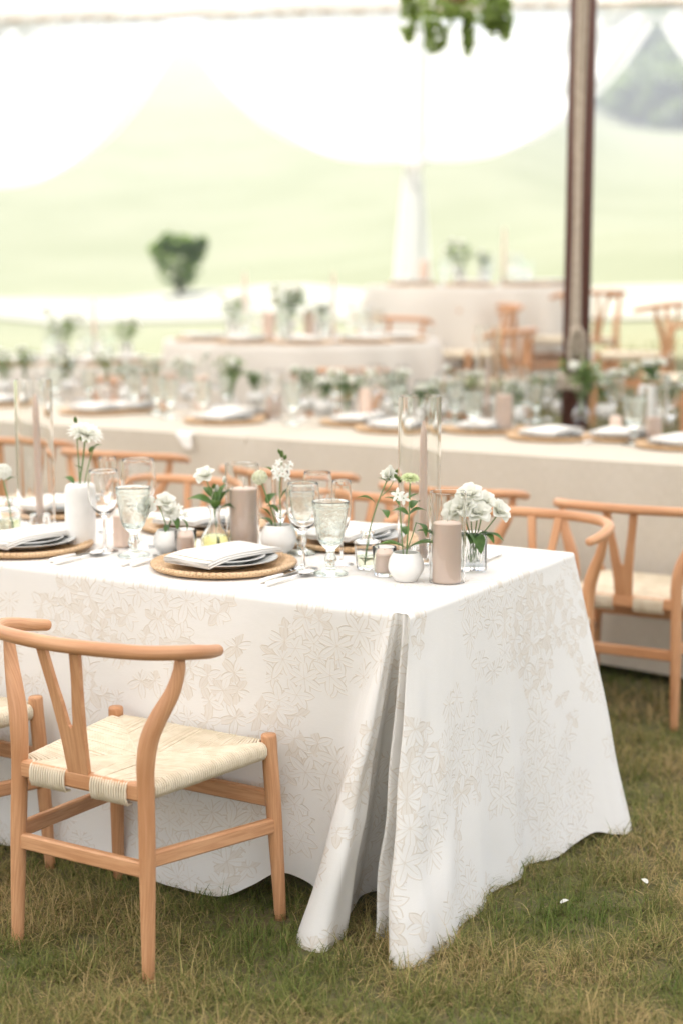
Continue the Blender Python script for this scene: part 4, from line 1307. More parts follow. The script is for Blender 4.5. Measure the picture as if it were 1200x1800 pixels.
def bl_dahlia(r=.032):
    mb = MB(); r_ = random.Random(3)
    for ring, (n, el, L) in enumerate(((16, .05, 1.0), (15, .3, .95), (13, .6, .85), (11, .9, .7), (8, 1.2, .5))):
        for k in range(n): petal(mb, r * L, r * .32, 2 * PI * (k + .5 * (ring % 2)) / n + r_.uniform(-.08, .08), el, .25, .25, .004)
    for k in range(14): petal(mb, r * .45, r * .2, 2 * PI * k / 14, -.9, -.3, .1, .004, 1)
    lathe(mb, [(0, -.008), (.007, -.006), (.009, 0), (0, .003)], 12, 1)
    return mb
def bl_lisi(r=.028, seed=1):
    mb = MB(); r_ = random.Random(seed)
    for n, el, L, W in ((5, .35, 1.1, 1.15), (5, .75, 1.12, 1.05), (4, 1.1, 1.1, .9), (3, 1.35, 1.0, .7)):
        o = r_.uniform(0, 6)
        for k in range(n): petal(mb, r * L, r * W, o + 2 * PI * k / n + r_.uniform(-.15, .15), el + r_.uniform(-.1, .1), .55 + r_.uniform(-.2, .3), .22, .003, tip=.65)
    for k in range(5): petal(mb, r * .6, r * .14, 2 * PI * k / 5, .1, .5, .1, .003, 1)
    lathe(mb, [(0, -.012), (.004, -.010), (.006, -.002), (0, .002)], 10, 1)
    return mb
def bl_bud(r=.012):
    mb = MB()
    for k in range(5): petal(mb, r * 2.0, r * 1.3, 2 * PI * k / 5, 1.45, -.25, .3, r * .15, tip=.2)
    for k in range(4): petal(mb, r * 1.1, r * .35, 2 * PI * k / 4, 1.2, .2, .1, r * .2, 1)
    return mb
def bl_ball(r=.027, seed=2, green=False):
    mb = MB(); r_ = random.Random(seed)
    n = 90
    for k in range(n):
        z = 1 - 1.75 * k / n; a = k * 2.39996
        d = Vector((math.sqrt(max(0, 1 - z * z)) * math.cos(a), math.sqrt(max(0, 1 - z * z)) * math.sin(a), z * .85))
        m2 = MB()
        for q in range(3): petal(m2, r * .36, r * .26, q * 2.1 + r_.uniform(0, 2), r_.uniform(.3, .7), .5, .2, .0)
        xform(m2, Matrix.Translation(d * r * .72) @ d.to_track_quat('Z', 'Y').to_matrix().to_4x4(), mb)
    lathe(mb, [(0, -r * .75), (r * .5, -r * .5), (r * .7, 0), (r * .5, r * .4), (0, r * .58)], 14, 1)
    return mb
def bl_star(r=.014):
    mb = MB()
    for k in range(5): petal(mb, r, r * .5, 2 * PI * k / 5, .25, .5, .15, .001)
    lathe(mb, [(0, -.010), (.0016, -.008), (.0016, 0), (0, .002)], 6, 1)
    return mb
def bl_zinnia(r=.023):
    mb = MB()
    for n, el, L in ((14, -.05, 1.0), (12, .2, .85), (10, .5, .62), (8, .9, .4)):
        for k in range(n): petal(mb, r * L, r * .42, 2 * PI * k / n + L, el, .15, .2, .002)
    lathe(mb, [(0, -.010), (.007, -.008), (.010, -.002), (.006, .006), (0, .008)], 12, 1)
    return mb
def leaf_mesh(L, W, droop=.5):
    mb = MB(); nl, nw = 8, 4
    V = []; F = []
    x = z = 0; e = .35
    for j in range(nl + 1):
        t = j / nl
        w = W * (math.sin(PI * min(1, t ** .8)) ** .8 if 0 < t < 1 else .05) + .0006
        if j: x += math.cos(e) * L / nl; z += math.sin(e) * L / nl; e -= droop / nl * 1.6
        for i in range(nw + 1):
            s = i / nw * 2 - 1
            V.append((x, s * w / 2, z + abs(s) * w * .18 - .02 * L * math.sin(t * 9) * abs(s)))
    for j in range(nl):
        for i in range(nw):
            a = j * (nw + 1) + i; F.append((a, a + 1, a + nw + 2, a + nw + 1))
    mb.add(V, F)
    return mb.mesh('leaf', MAT['leaf'])
LEAF = [leaf_mesh(.055, .026, .5), leaf_mesh(.040, .019, .8), leaf_mesh(.030, .012, .3)]
WG = [None]
def bmesh_of(mb, name, mats): return mb.mesh(name, [MAT[m] for m in mats])
B_DAHLIA = bmesh_of(bl_dahlia(), 'blossom', ('petal_white', 'leaf_pale'))
B_LISI = [bmesh_of(bl_lisi(.028, s), 'blossom', ('petal_white', 'leaf_pale')) for s in (1, 2, 3)]
B_BUD = bmesh_of(bl_bud(), 'bud', ('petal_white', 'leaf_pale'))
B_GBUD = bmesh_of(bl_bud(.007), 'bud', ('leaf_pale', 'leaf'))
B_BALL = bmesh_of(bl_ball(), 'blossom', ('petal_white', 'petal_green'))
B_BALLG = bmesh_of(bl_ball(.024, 5), 'blossom', ('petal_cream', 'petal_green'))
B_STAR = bmesh_of(bl_star(), 'floret', ('petal_white', 'leaf_pale'))
B_ZIN = bmesh_of(bl_zinnia(), 'blossom', ('petal_green', 'petal_green'))
def put(e, name, me, p, d, s=1.0, spin=0.0):
    q = Vector(d).to_track_quat('Z', 'Y') @ Euler((0, 0, spin)).to_quaternion()
    o = link(name, me, e); o.location = p; o.rotation_mode = 'QUATERNION'; o.rotation_quaternion = q; o.scale = (s, s, s)
    return o
def put_leaf(e, k, p, az, el=0.0, s=1.0):
    o = link('leaf', LEAF[k], e); o.location = p; o.rotation_euler = (random.uniform(-.3, .3), -el, az); o.scale = (s * 1.35, s * 1.35, s * 1.35)
def flower(name, label, loc, stem, heads, leaves=(), r=.0017, extra=()):
    """one cut stem: stem = 3D points from the vase up; heads = (mesh, point, direction, scale); leaves = (kind, point, azimuth deg, elevation, scale); extra = side stems"""
    e = tag(link(name, None, None, loc), label, 'flower', 'cut flowers standing in the vases')
    mb = MB()
    tube(mb, smooth_path(stem, 14), r, 7)
    for ex in extra: tube(mb, smooth_path(ex, 8), r * .75, 6)
    link('stem', mb.mesh('stem', MAT['stem_green']), e)
    for i, (me, p, d, s) in enumerate(heads):
        put(e, 'bud' if me.name.startswith('bud') else ('floret' if me.name.startswith('floret') else 'blossom'), me, p, d, s, i * 1.7)
    for (k, p, az, el, s) in leaves: put_leaf(e, k, p, math.radians(az), el, s)
    return e
# loose bunches for the tables out of focus
def bunch_parts(seed, white=5, pale=.3, spread=.085, h=.12):
    r_ = np.random.default_rng(seed)
    parts = []
    mb = MB()
    tips = []
    for k in range(9):
        a = r_.uniform(0, 2 * PI); rr = spread * r_.uniform(.25, 1); z = h * r_.uniform(.55, 1.1)
        tube(mb, smooth_path([(0, 0, -.07), (rr * .2 * math.cos(a), rr * .2 * math.sin(a), 0), (rr * math.cos(a), rr * math.sin(a), z)], 8), .0016, 5)
        tips.append((rr * math.cos(a), rr * math.sin(a), z))
    parts.append(('stems', mb.mesh('stems', MAT['stem_green'])))
    mb = MB()
    for k in range(70):
        t = tips[r_.integers(len(tips))]; f = r_.uniform(.35, 1.0)
        m2 = MB(); petal(m2, r_.uniform(.022, .042), r_.uniform(.012, .02), 0, .2, .6, .15, .0)
        xform(m2, Matrix.Translation((t[0] * f + r_.normal(0, .008), t[1] * f + r_.normal(0, .008), t[2] * f + r_.normal(0, .008))) @ Euler((r_.uniform(-.5, .5), r_.uniform(-.8, .5), r_.uniform(0, 6.28))).to_matrix().to_4x4(), mb)
    parts.append(('foliage', mb.mesh('foliage', MAT['leaf_pale' if pale > .5 else 'leaf'])))
    mb = MB()
    for k in range(white):
        t = tips[k % len(tips)]
        d = Vector((t[0], t[1], .08)).normalized()
        xform(bl_lisi(.022, k + 4) if k % 2 else bl_ball(.02, k), Matrix.Translation(Vector(t) * 1.05) @ d.to_track_quat('Z', 'Y').to_matrix().to_4x4(), mb)
    if white: parts.append(('blossoms', bmesh_of(mb, 'blossoms', ('petal_white', 'petal_green'))))
    return parts
BUNCH = [bunch_parts(1, 4), bunch_parts(2, 6), bunch_parts(3, 1, .2, .06, .10), bunch_parts(4, 3, .9), bunch_parts(5, 7, .9, .1, .15), bunch_parts(6, 1, .9, .075, .12)]
# ================================================================== laying the tables
ORD = ['first', 'second', 'third', 'fourth', 'fifth', 'sixth', 'seventh']
def setting(p, rz, where, grp, cutlery=(), twist=0.0, nap=True):
    """charger, dinner plate, salad plate and folded napkin stacked; cutlery = (kind, local x, local y, turn)"""
    z = p.z
    thing('rattan_charger', 'round woven rattan charger ' + where, 'charger plate', CHARGER, (p.x, p.y, z), rz, 'rattan chargers ' + grp)
    thing('dinner_plate', 'pale grey dinner plate ' + where, 'plate', PLATE, (p.x, p.y, z + .0085), rz, 'dinner plates ' + grp)
    thing('salad_plate', 'white salad plate ' + where, 'plate', SALAD, (p.x, p.y, z + .0133), rz, 'salad plates ' + grp)
    if nap:
        thing('napkin', 'folded white napkin ' + where, 'napkin', NAPKIN, (p.x, p.y, z + .0342), rz + twist, 'folded napkins ' + grp)
    for k, (kind, lx, ly, tr) in enumerate(cutlery):
        c, s = math.cos(rz), math.sin(rz)
        q = (p.x + lx * c - ly * s, p.y + lx * s + ly * c, z + .0005)
        P = {'table_knife': KNIFE, 'table_spoon': SPOON, 'dinner_fork': FORK, 'salad_fork': FORK}[kind]
        thing(kind, {'table_knife': 'white handled knife ', 'table_spoon': 'white handled spoon ', 'dinner_fork': 'inner white handled fork ', 'salad_fork': 'outer white handled fork '}[kind] + where,
              'cutlery', P, q, rz + PI / 2 + tr, 'cutlery ' + grp)
CUT = (('table_knife', .205, -.13, .03), ('table_spoon', .238, -.15, -.03), ('dinner_fork', -.205, -.12, .04), ('salad_fork', -.236, -.125, .02))
Z1 = T1Z + .0014
G1 = 'on the white patterned table'
def P1(px, py): return at(px, py, Z1)
setting(P1(394, 997), TA, 'in the middle of the front edge', G1, CUT, -.10)
setting(P1(44, 964), TA + .02, 'cut by the left picture edge on the front table', G1, (CUT[0], CUT[1]), -.06)
for u, w in ((.60, 'behind the goblet and small bottle on the far side'), (1.12, 'behind the clear bud vase on the far side'), (1.70, 'behind the left tall cylinder on the far side')):
    q = uv_w(u, .755)
    setting(Vector((q.x, q.y, Z1)), TA + PI, w, G1, (CUT[0], CUT[1]) if u < 1 else ())
q = uv_w(.16, .80)
thing('table_knife', 'white handled knife lying near the far right table corner', 'cutlery', KNIFE, (q.x, q.y, Z1), TA - PI / 2 + .1, 'cutlery ' + G1)
q = uv_w(.20, .78)
thing('table_spoon', 'spoon lying behind the ribbed vase near the table corner', 'cutlery', SPOON, (q.x, q.y, Z1), TA - PI / 2 + .05, 'cutlery ' + G1)

def one(name, me, label, cat, px, py, grp, s=1.0, rz=0.0):
    return thing(name, label, cat, me, P1(px, py), rz, grp, s)
GW, GF, GG = 'wine glasses on the white patterned table', 'flutes on the white patterned table', 'green goblets on the white patterned table'
one('wine_glass', WINE, 'round wine glass left of the green goblet, in front', 'wine glass', 185, 969, GW, 1.04)
one('wine_glass', WINE, 'larger wine glass just behind the left green goblet', 'wine glass', 246, 962, GW, 1.15)
one('wine_glass', WINE, 'round wine glass right of the middle place setting, in front', 'wine glass', 533, 1000, GW, 1.04)
one('wine_glass', WINE, 'wine glass standing behind the flute and front wine glass', 'wine glass', 558, 962, GW, .98)
one('champagne_flute', FLUTE, 'champagne flute right of the wine glasses beside the small bottle', 'champagne flute', 600, 992, GF)
one('champagne_flute', FLUTE, 'champagne flute behind the white pot with the small star flowers', 'champagne flute', 494, 966, GF, .98)
one('champagne_flute', FLUTE, 'champagne flute behind the left wine glasses beside the tall white vase', 'champagne flute', 192, 935, GF)
one('green_goblet', GOBLET, 'pale green pressed glass goblet left of the middle place setting', 'goblet', 236, 977, GG, 1.06)
one('green_goblet', GOBLET, 'pale green pressed glass goblet nearest the front, right of the cutlery', 'goblet', 581, 1009, GG, 1.06, .4)
one('green_goblet', GOBLET, 'pale green goblet half hidden behind the front wine glass', 'goblet', 530, 973, GG, 1.0, .9)
# candles and hurricanes
GC = 'candles on the white patterned table'
one('hurricane_glass', TALLCYL, 'tall clear glass cylinder around a taper candle, right of centre', 'hurricane glass', 735, 988, 'tall glass cylinders')
one('taper_holder', HOLDER, 'ribbed glass candle holder inside the right tall cylinder', 'candle holder', 742, 988, 'taper holders', .95)
q = P1(742, 988); q.z += .0135
thing('taper_candle', 'taupe taper candle inside the right tall cylinder', 'candle', TAPER, q, 0, GC, 1.0)
one('hurricane_glass', TALLCYL, 'tall clear glass cylinder around a taper candle, at the left', 'hurricane glass', 66, 934, 'tall glass cylinders', (.98, .98, 1.02))
one('taper_holder', HOLDER, 'ribbed glass candle holder inside the left tall cylinder', 'candle holder', 72, 930, 'taper holders', .95)
q = P1(72, 930); q.z += .0135
thing('taper_candle', 'taupe taper candle inside the left tall cylinder', 'candle', TAPER, q, 0, GC, (1, 1, 1.08), rot=(0, -.015, 0))
one('hurricane_glass', SHORTCYL, 'short clear hurricane glass in front of the flower bouquet', 'hurricane glass', 785, 1022, 'short hurricane glasses')
q = P1(784, 1022)
thing('pillar_candle', 'thick taupe pillar candle in front of the flower bouquet', 'candle', PILLAR, q, .4, GC, (.92, .92, .90))
one('hurricane_glass', SHORTCYL, 'short clear hurricane glass behind the middle place setting', 'hurricane glass', 427, 966, 'short hurricane glasses', (1.03, 1.03, 1.06))
thing('pillar_candle', 'thick taupe pillar candle behind the middle place setting', 'candle', PILLAR, P1(429, 966), 1.4, GC, (.98, .98, 1.04))
one('pillar_candle', PILLAR_S, 'short taupe candle behind the left green goblet', 'candle', 216, 960, GC)
for px, py, w in ((327, 977, 'beside the white pot left of the middle place setting'), (675, 1011, 'between the small bottle and the white pot')):
    one('votive_holder', VOTIVE, 'small clear votive glass ' + w, 'candle holder', px, py, 'votive glasses')
    q = P1(px, py); q.z += .0095
    thing('votive_candle', 'small taupe votive candle ' + w, 'candle', VOTIVE_C, q, 0, GC)
# vases
one('white_vase', TALLVASE, 'tall matte white ceramic vase holding the white dahlia', 'vase', 143, 957, None, (1.04, 1.04, 1.0))
one('white_pot', POT, 'round white ceramic pot beside the left votive candle', 'vase', 297, 973, 'round white pots', .93)
one('white_pot', POT, 'round white ceramic pot behind the middle plates', 'vase', 490, 972, 'round white pots', 1.1)
one('white_pot', POT, 'round white ceramic pot nearest the front, beside the pillar candle', 'vase', 713, 1020, 'round white pots', 1.0)
one('bud_vase', [('glass_body', BUDVASE), ('water', BUDWATER)], 'clear fluted bud vase with yellowish water and leaves', 'vase', 379, 968, None)
one('small_bottle', [('glass_body', BOTTLE), ('water', BOTTLEWATER)], 'small clear cut glass bottle holding a single rose stem', 'vase', 645, 1000, None, (1.05, 1.05, 1.0))
one('ribbed_vase', RIBVASE, 'ribbed clear glass vase holding the white flower bouquet', 'vase', 831, 1002, None)
one('clear_bottle_vase', [('glass_body', CLEARVASE), ('water', CLEARWATER)], 'clear glass bottle vase at the left picture edge', 'vase', 16, 948, None)

# flowers: metres from the vase's foot
flower('dahlia_stem', 'white dahlia with a green bud in the tall white vase', P1(143, 957), [(0, 0, .02), (.0, 0, .16), (.012, -.004, .24), (.020, -.012, .305)],
       [(B_DAHLIA, (.021, -.014, .312), (.25, -.25, .95), 1.5), (B_GBUD, (-.006, .004, .342), (-.2, 0, 1), 1.3)],
       [(1, (-.016, 0, .172), 150, .5, .9), (2, (.025, 0, .25), 10, .6, 1.0), (2, (.03, -.005, .262), -40, .5, .9), (1, (.038, 0, .27), 20, .5, .6), (2, (.012, .0, .21), 200, .4, .8)], .0022,
       [[(0, 0, .1), (.0, .002, .2), (-.004, .004, .28), (-.006, .004, .338)], [(.004, 0, .1), (.02, 0, .2), (.042, 0, .275)]])
flower('scabiosa_stem', 'white pompon flower in the clear bottle vase at the left edge', P1(16, 948), [(.012, 0, .012), (.004, 0, .10), (-.006, -.002, .15), (-.010, -.005, .182)],
       [(B_BALL, (-.010, -.006, .196), (-.1, -.3, 1), 1.05)], [(2, (-.004, 0, .17), 200, .2, .8), (2, (-.002, 0, .17), -20, .2, .8)], .002)
flower('white_stock_stem', 'ruffled white flowers with small star blooms in the left pot', P1(297, 973), [(0, 0, .02), (-.006, 0, .075), (-.020, 0, .12), (-.034, -.004, .150)],
       [(B_LISI[0], (-.006, -.008, .140), (.2, -.6, .8), .95), (B_LISI[1], (-.050, -.010, .128), (-.5, -.7, .5), .95), (B_LISI[2], (.006, -.008, .112), (.4, -.7, .5), .8), (B_STAR, (.030, -.008, .128), (.3, -.6, .7), 1.0), (B_STAR, (.046, -.008, .108), (.7, -.6, .3), 1.05), (B_STAR, (.028, -.012, .110), (.5, -.8, .2), .8), (B_GBUD, (.020, -.004, .098), (.6, -.3, -.1), 1.0)],
       [(1, (.016, -.004, .10), -60, -.7, .75), (1, (.034, -.006, .098), -20, -.9, .8), (2, (.0, 0, .08), -100, -.6, .9)], .0017,
       [[(0, 0, .06), (.006, 0, .09), (.028, -.006, .112)], [(0, 0, .07), (.016, 0, .10), (.044, -.006, .106)]])
flower('lisianthus_stem', 'single white lisianthus with broad green leaves in the clear bud vase', P1(379, 968), [(.006, 0, .02), (.001, 0, .09), (-.008, 0, .15), (-.022, -.003, .198)],
       [(B_LISI[0], (-.025, -.006, .205), (-.25, -.45, .85), .98), (B_BUD, (.026, 0, .188), (.1, 0, 1), .85), (B_BUD, (.004, .002, .165), (.2, -.2, 1), .8), (B_GBUD, (-.004, -.004, .172), (.3, -.3, .9), 1.2)],
       [(0, (-.006, -.004, .130), 165, .15, 1.05), (0, (.006, -.003, .125), 60, .9, 1.0), (0, (.010, -.008, .118), 20, .9, 1.0), (1, (.016, -.004, .118), -10, .15, 1.0), (1, (-.010, 0, .15), 130, .7, .9), (0, (.0, -.006, .115), -80, .6, .8)], .0018,
       [[(0, 0, .10), (.010, 0, .14), (.026, 0, .186)], [(0, 0, .12), (.002, 0, .165)]])
P4 = P1(490, 972)
flower('scabiosa_stem', 'pale pompon flower leaning left in the pot behind the middle plates', P4, [(0, 0, .02), (-.010, 0, .09), (-.030, 0, .15), (-.046, -.002, .195)],
       [(B_BALLG, (-.050, -.005, .208), (-.3, -.3, .9), 1.0)], [(1, (-.016, 0, .075), 150, .5, 1.0), (1, (-.032, 0, .135), 40, .8, .9), (2, (-.02, 0, .10), 200, .6, 1.1)], .002)
flower('star_flower_spray', 'spray of small white star flowers in the pot behind the middle plates', P4, [(.004, 0, .02), (.006, 0, .10), (.004, 0, .18), (.010, -.002, .255)],
       [(B_STAR, (-.006, -.008, .232), (-.4, -.7, .5), 1.1), (B_STAR, (.012, -.010, .226), (.1, -.9, .3), 1.1), (B_STAR, (.026, -.006, .234), (.6, -.6, .4), 1.1), (B_STAR, (-.002, -.010, .214), (-.3, -.9, .1), 1.1), (B_STAR, (.022, -.010, .212), (.4, -.8, .2), 1.0), (B_STAR, (.034, -.004, .246), (.6, -.4, .6), .8), (B_STAR, (.002, -.006, .250), (-.2, -.6, .7), .9), (B_GBUD, (.010, 0, .262), (0, 0, 1), 1.4), (B_GBUD, (.004, 0, .272), (-.2, 0, 1), 1.0), (B_GBUD, (.016, 0, .256), (.4, 0, 1), 1.1)],
       [(2, (-.012, 0, .222), 160, .3, .8), (2, (.006, 0, .15), 0, .7, 1.0), (1, (.0, 0, .11), 170, .7, .8)], .0016)
flower('rose_stem', 'single white rose bud in the small cut glass bottle', P1(645, 1000), [(-.004, 0, .012), (.004, 0, .09), (.024, 0, .165), (.050, -.003, .232)],
       [(B_BUD, (.052, -.004, .232), (.15, -.3, 1), 1.75), (B_LISI[1], (.053, -.006, .240), (.15, -.35, 1), .72), (B_GBUD, (.072, .0, .246), (.3, 0, 1), 1.0)],
       [(1, (.020, 0, .172), 170, .4, 1.05), (1, (.044, 0, .185), -30, -.2, 1.0), (0, (.034, -.002, .155), -70, -.3, .7), (2, (.052, 0, .20), 20, -.4, 1.2), (2, (.05, 0, .226), 20, .2, .8), (2, (.05, 0, .226), 190, .3, .7), (2, (-.002, 0, .02), 20, .6, .6), (2, (-.004, 0, .016), 160, .6, .6)], .0017,
       [[(.036, 0, .19), (.056, 0, .21), (.072, 0, .24)]])
P5 = P1(713, 1020)
flower('zinnia_stem', 'pale green zinnia with leafy stem in the front white pot', P5, [(0, 0, .02), (.002, 0, .09), (.006, -.004, .16), (.008, -.006, .250)],
       [(B_ZIN, (.008, -.008, .258), (.05, -.35, 1), 1.05), (B_STAR, (-.022, -.012, .216), (-.4, -.8, .3), 1.3), (B_STAR, (-.008, -.014, .208), (.1, -.9, .1), 1.2), (B_GBUD, (-.016, 0, .245), (-.3, 0, 1), 1.2), (B_GBUD, (-.024, 0, .255), (-.5, 0, 1), 1.0)],
       [(0, (-.002, 0, .082), 175, .05, 1.05), (0, (.004, -.002, .082), -10, .12, 1.15), (1, (.006, -.004, .165), 15, .35, 1.0), (1, (.004, -.004, .165), 160, .35, .9), (1, (.022, -.004, .145), -50, -.4, 1.0), (0, (.026, -.004, .125), -30, -.2, .75), (1, (-.002, -.004, .115), 100, .5, .9), (1, (.012, -.002, .18), 60, .5, .9), (2, (.0, 0, .20), 20, .3, 1.0)], .0018,
       [[(-.004, 0, .02), (-.012, 0, .12), (-.018, -.006, .20), (-.022, -.010, .215)], [(0, 0, .07), (.014, 0, .11), (.024, -.002, .145)]])
P6 = P1(831, 1002)
for i, (dx, dy, dz, ax, k, s, lab) in enumerate(((-.050, -.01, .150, -.5, 0, 1.15, 'leftmost in the bouquet'), (-.012, -.015, .195, -.1, 1, 1.1, 'topmost in the bouquet'), (.006, -.03, .150, .1, 2, 1.15, 'lowest and nearest in the bouquet'),
                                                 (.060, -.01, .152, .7, 0, 1.05, 'rightmost in the bouquet'), (-.028, -.03, .165, -.3, 2, 1.1, 'second from the left in the bouquet'), (.026, .01, .175, .3, 1, 1.0, 'half hidden at the back of the bouquet'))):
    flower('lisianthus_stem', 'white lisianthus ' + lab + ' in the ribbed glass vase', P6, [(-dx * .35, -dy * .3, .014), (0, 0, .075), (dx * .5, dy * .5, .105), (dx, dy, dz - .006)],
           [(B_LISI[k], (dx, dy, dz), (ax, -.55, .8), s)], [((1, 0, 1, 2, 1, 2)[i], (dx * .5, dy * .5 - .008, .10), (160, -80, -75, -25, 200, 20)[i], (-.2, -.5, -.7, -.5, -.3, -.6)[i], (1.1, .8, 1.2, 1.3, 1.0, 1.2)[i]), (1, (dx * .35, -.012, .095), (190, -100, 250, -50, 230, 0)[i], -.2, .9)], .0017)
# two petals dropped on the grass
for px, py, rz, w in ((985, 1588, .4, 'on the grass just right of the tablecloth'), (1136, 1553, 2.0, 'on the grass near the right picture edge')):
    mb = MB(); petal(mb, .022, .015, 0, .4, .5, .2, 0)
    q = at(px, py, .035)
    thing('fallen_petal', 'white petal fallen ' + w, 'petal', mb.mesh('fallen_petal', MAT['petal_white']), q, rz)

# ------------------------------------------------------------------ second row of tables
Z2 = T2Z + .0006
G2 = 'on the long linen table'
def P2(px, py): return at(px, py, Z2)
near2 = [(1198, 786), (968, 771), (698, 757), (395, 742), (172, 726), (-2, 712)]
nm = ['rightmost', 'second from the right', 'third from the right', 'fourth from the right', 'fifth from the right', 'leftmost']
for i, (px, py) in enumerate(near2):
    q = P2(px, py)
    setting(q, TA, f'{nm[i]} along the near edge of the linen table', G2, (CUT[0],) if i in (1, 2) else (), -.1 + .05 * i)
for i, u in enumerate((.15, .78, 1.42, 2.05, 2.75, 3.4)):
    q = uv_w(u, T2V1 - .22)
    setting(Vector((q.x, q.y, Z2)), TA + PI, f'{nm[i]} along the far edge of the linen table', G2)
def two(name, me, what, cat, px, py, where, grp, s=1.0):
    return thing(name, f'{what} {where}', cat, me, P2(px, py), random.uniform(0, 6), grp + ' ' + G2, s)
def hurricane2(px, py, where, tall=False, s=1.0):
    two('hurricane_glass', TALLCYL if tall else SHORTCYL, 'tall blurred glass cylinder' if tall else 'short blurred hurricane glass', 'hurricane glass', px, py, where, 'hurricane glasses', s)
    if tall:
        q = P2(px, py); thing('taper_holder', f'ribbed glass candle holder {where}', 'candle holder', HOLDER, q, 0, 'candle holders ' + G2, .95)
        thing('taper_candle', f'taupe taper candle {where}', 'candle', TAPER, (q.x, q.y, q.z + .0135), 0, 'candles ' + G2, (1, 1, .8))
    else:
        two('pillar_candle', PILLAR, 'taupe pillar candle', 'candle', px, py, where, 'candles', (.95, .95, 1.0) if s == 1 else (.85, .85, .6))
hurricane2(884, 760, 'left of the second plate from the right on the linen table', s=1.0)
hurricane2(855, 738, 'rising left of the brown pole on the linen table', True)
hurricane2(1147, 775, 'in the second row by the right picture edge', s=.98)
hurricane2(480, 735, 'between the third and fourth plates on the linen table', s=.9)
two('pillar_candle', PILLAR, 'taupe pillar candle', 'candle', 640, 742, 'left of the tall front cylinder in the second row', 'candles', (.8, .8, .95))
two('pillar_candle', PILLAR, 'taupe pillar candle', 'candle', 355, 720, 'behind the fourth plate of the linen table', 'candles', (.85, .85, 1.05))
two('pillar_candle', PILLAR_S, 'short taupe candle', 'candle', 1081, 768, 'between the right hand goblets in the second row', 'candles')
for px, py, w, s in ((830, 762, 'beside the tall cylinder left of the pole', 1.05), (1112, 781, 'nearest the right edge in the second row', 1.12), (515, 746, 'right of the fourth plate in the second row', 1.1), (300, 735, 'between the fourth and fifth plates, right one', 1.05), (276, 728, 'between the fourth and fifth plates, left one', 1.05), (98, 708, 'left of the fifth plate in the second row', 1.05),
                     (940, 742, 'below the rope coil of the brown pole', 1.0), (745, 735, 'seen through the tall front cylinder', 1.0), (590, 715, 'behind the white blooms in the second row', 1.0)):
    two('green_goblet', GOBLET, 'blurred pale green goblet', 'goblet', px, py, w, 'green goblets', s)
for px, py, w in ((800, 748, 'left of the blurred tall cylinder'), (1078, 752, 'right of the brown pole in the second row'), (484, 738, 'around the pillar candle of the second row'), (255, 722, 'left of the paired goblets in the second row'), (320, 715, 'right of the paired goblets in the second row'), (962, 738, 'in front of the brown pole'), (660, 725, 'behind the pillar candle left of the tall front cylinder'), (75, 700, 'above the left tall cylinder'), (910, 728, 'between blurred hurricane and brown pole')):
    two('wine_glass', WINE, 'blurred wine glass', 'wine glass', px, py, w, 'wine glasses', 1.08)
for px, py, w in ((532, 738, 'right of the goblet by the fourth plate'), (926, 745, 'left of the brown pole in the second row'), (1178, 768, 'at the right edge of the second row'), (285, 715, 'behind the paired goblets in the second row'), (705, 725, 'behind the tall front cylinder in the second row'), (1160, 750, 'behind the blurred hurricane at the right edge')):
    two('champagne_flute', FLUTE, 'blurred champagne flute', 'champagne flute', px, py, w, 'flutes', 1.05)
for px, py, w, vase, b, s in ((407, 722, 'green leafy bunch behind the fourth plate', 'bud', 5, 1.35), (608, 742, 'white and green bunch left of the tall front cylinder', 'rib', 1, 1.1), (570, 728, 'white blooms between the blurred goblets', 'pot', 0, .9), (1020, 740, 'green leafy bunch right of the brown pole', 'bud', 5, 1.5), (772, 733, 'pale bunch right of the tall front cylinder', 'pot', 3, .8), (860, 722, 'pale flowers left of the brown pole', 'pot', 3, .75),
                              (1135, 742, 'white bloom bunch near the right edge of the second row', 'vase', 0, 1.0), (190, 695, 'pale bunch at left of the second row', 'bud', 4, .9), (45, 690, 'leafy bunch at the far left of the second row', 'bud', 3, 1.0), (262, 690, 'loose pale bunch behind the left goblets', 'pot', 4, .9), (950, 715, 'pale bunch at the foot of the brown pole', 'pot', 3, .7)):
    q = P2(px, py)
    V_ = {'bud': BUDVASE, 'rib': RIBVASE, 'pot': POT, 'vase': TALLVASE}[vase]
    hgt = {'bud': .118, 'rib': .095, 'pot': .068, 'vase': .172}[vase]
    thing({'bud': 'bud_vase', 'rib': 'ribbed_vase', 'pot': 'white_pot', 'vase': 'white_vase'}[vase], {'bud': 'clear bud vase', 'rib': 'ribbed glass vase', 'pot': 'round white pot', 'vase': 'tall white vase'}[vase] + ' holding the ' + w, 'vase', V_, q, 0, 'vases ' + G2)
    thing('flower_bunch', w, 'flowers', BUNCH[b], (q.x, q.y, q.z + hgt), random.uniform(0, 6), 'flower bunches ' + G2, s)
more_b = ((540, 722, 'leafy cream bunch between goblet and white blooms', 0, 1.2), (690, 728, 'white bunch behind the tall front cylinder', 1, 1.1), (735, 742, 'small cream bunch seen inside the tall front cylinder', 0, .9), (815, 728, 'pale bunch beside the blurred cylinder', 4, 1.0), (905, 742, 'cream bunch between hurricane and pole', 1, .9), (985, 728, 'white bunch just left of the pole foot', 0, 1.0),
          (1060, 735, 'cream bunch beyond the right wine glass', 4, 1.1), (1170, 742, 'airy bunch at the right picture edge', 1, 1.1), (330, 702, 'airy bunch behind the left pillar candle', 4, 1.1), (225, 705, 'cream bunch right of the fifth plate', 0, 1.1), (120, 688, 'airy white bunch above the tall white vase', 1, 1.2), (10, 690, 'leafy bunch at the left picture edge', 3, 1.2), (450, 712, 'cream bunch right of the leafy bunch', 0, .9))
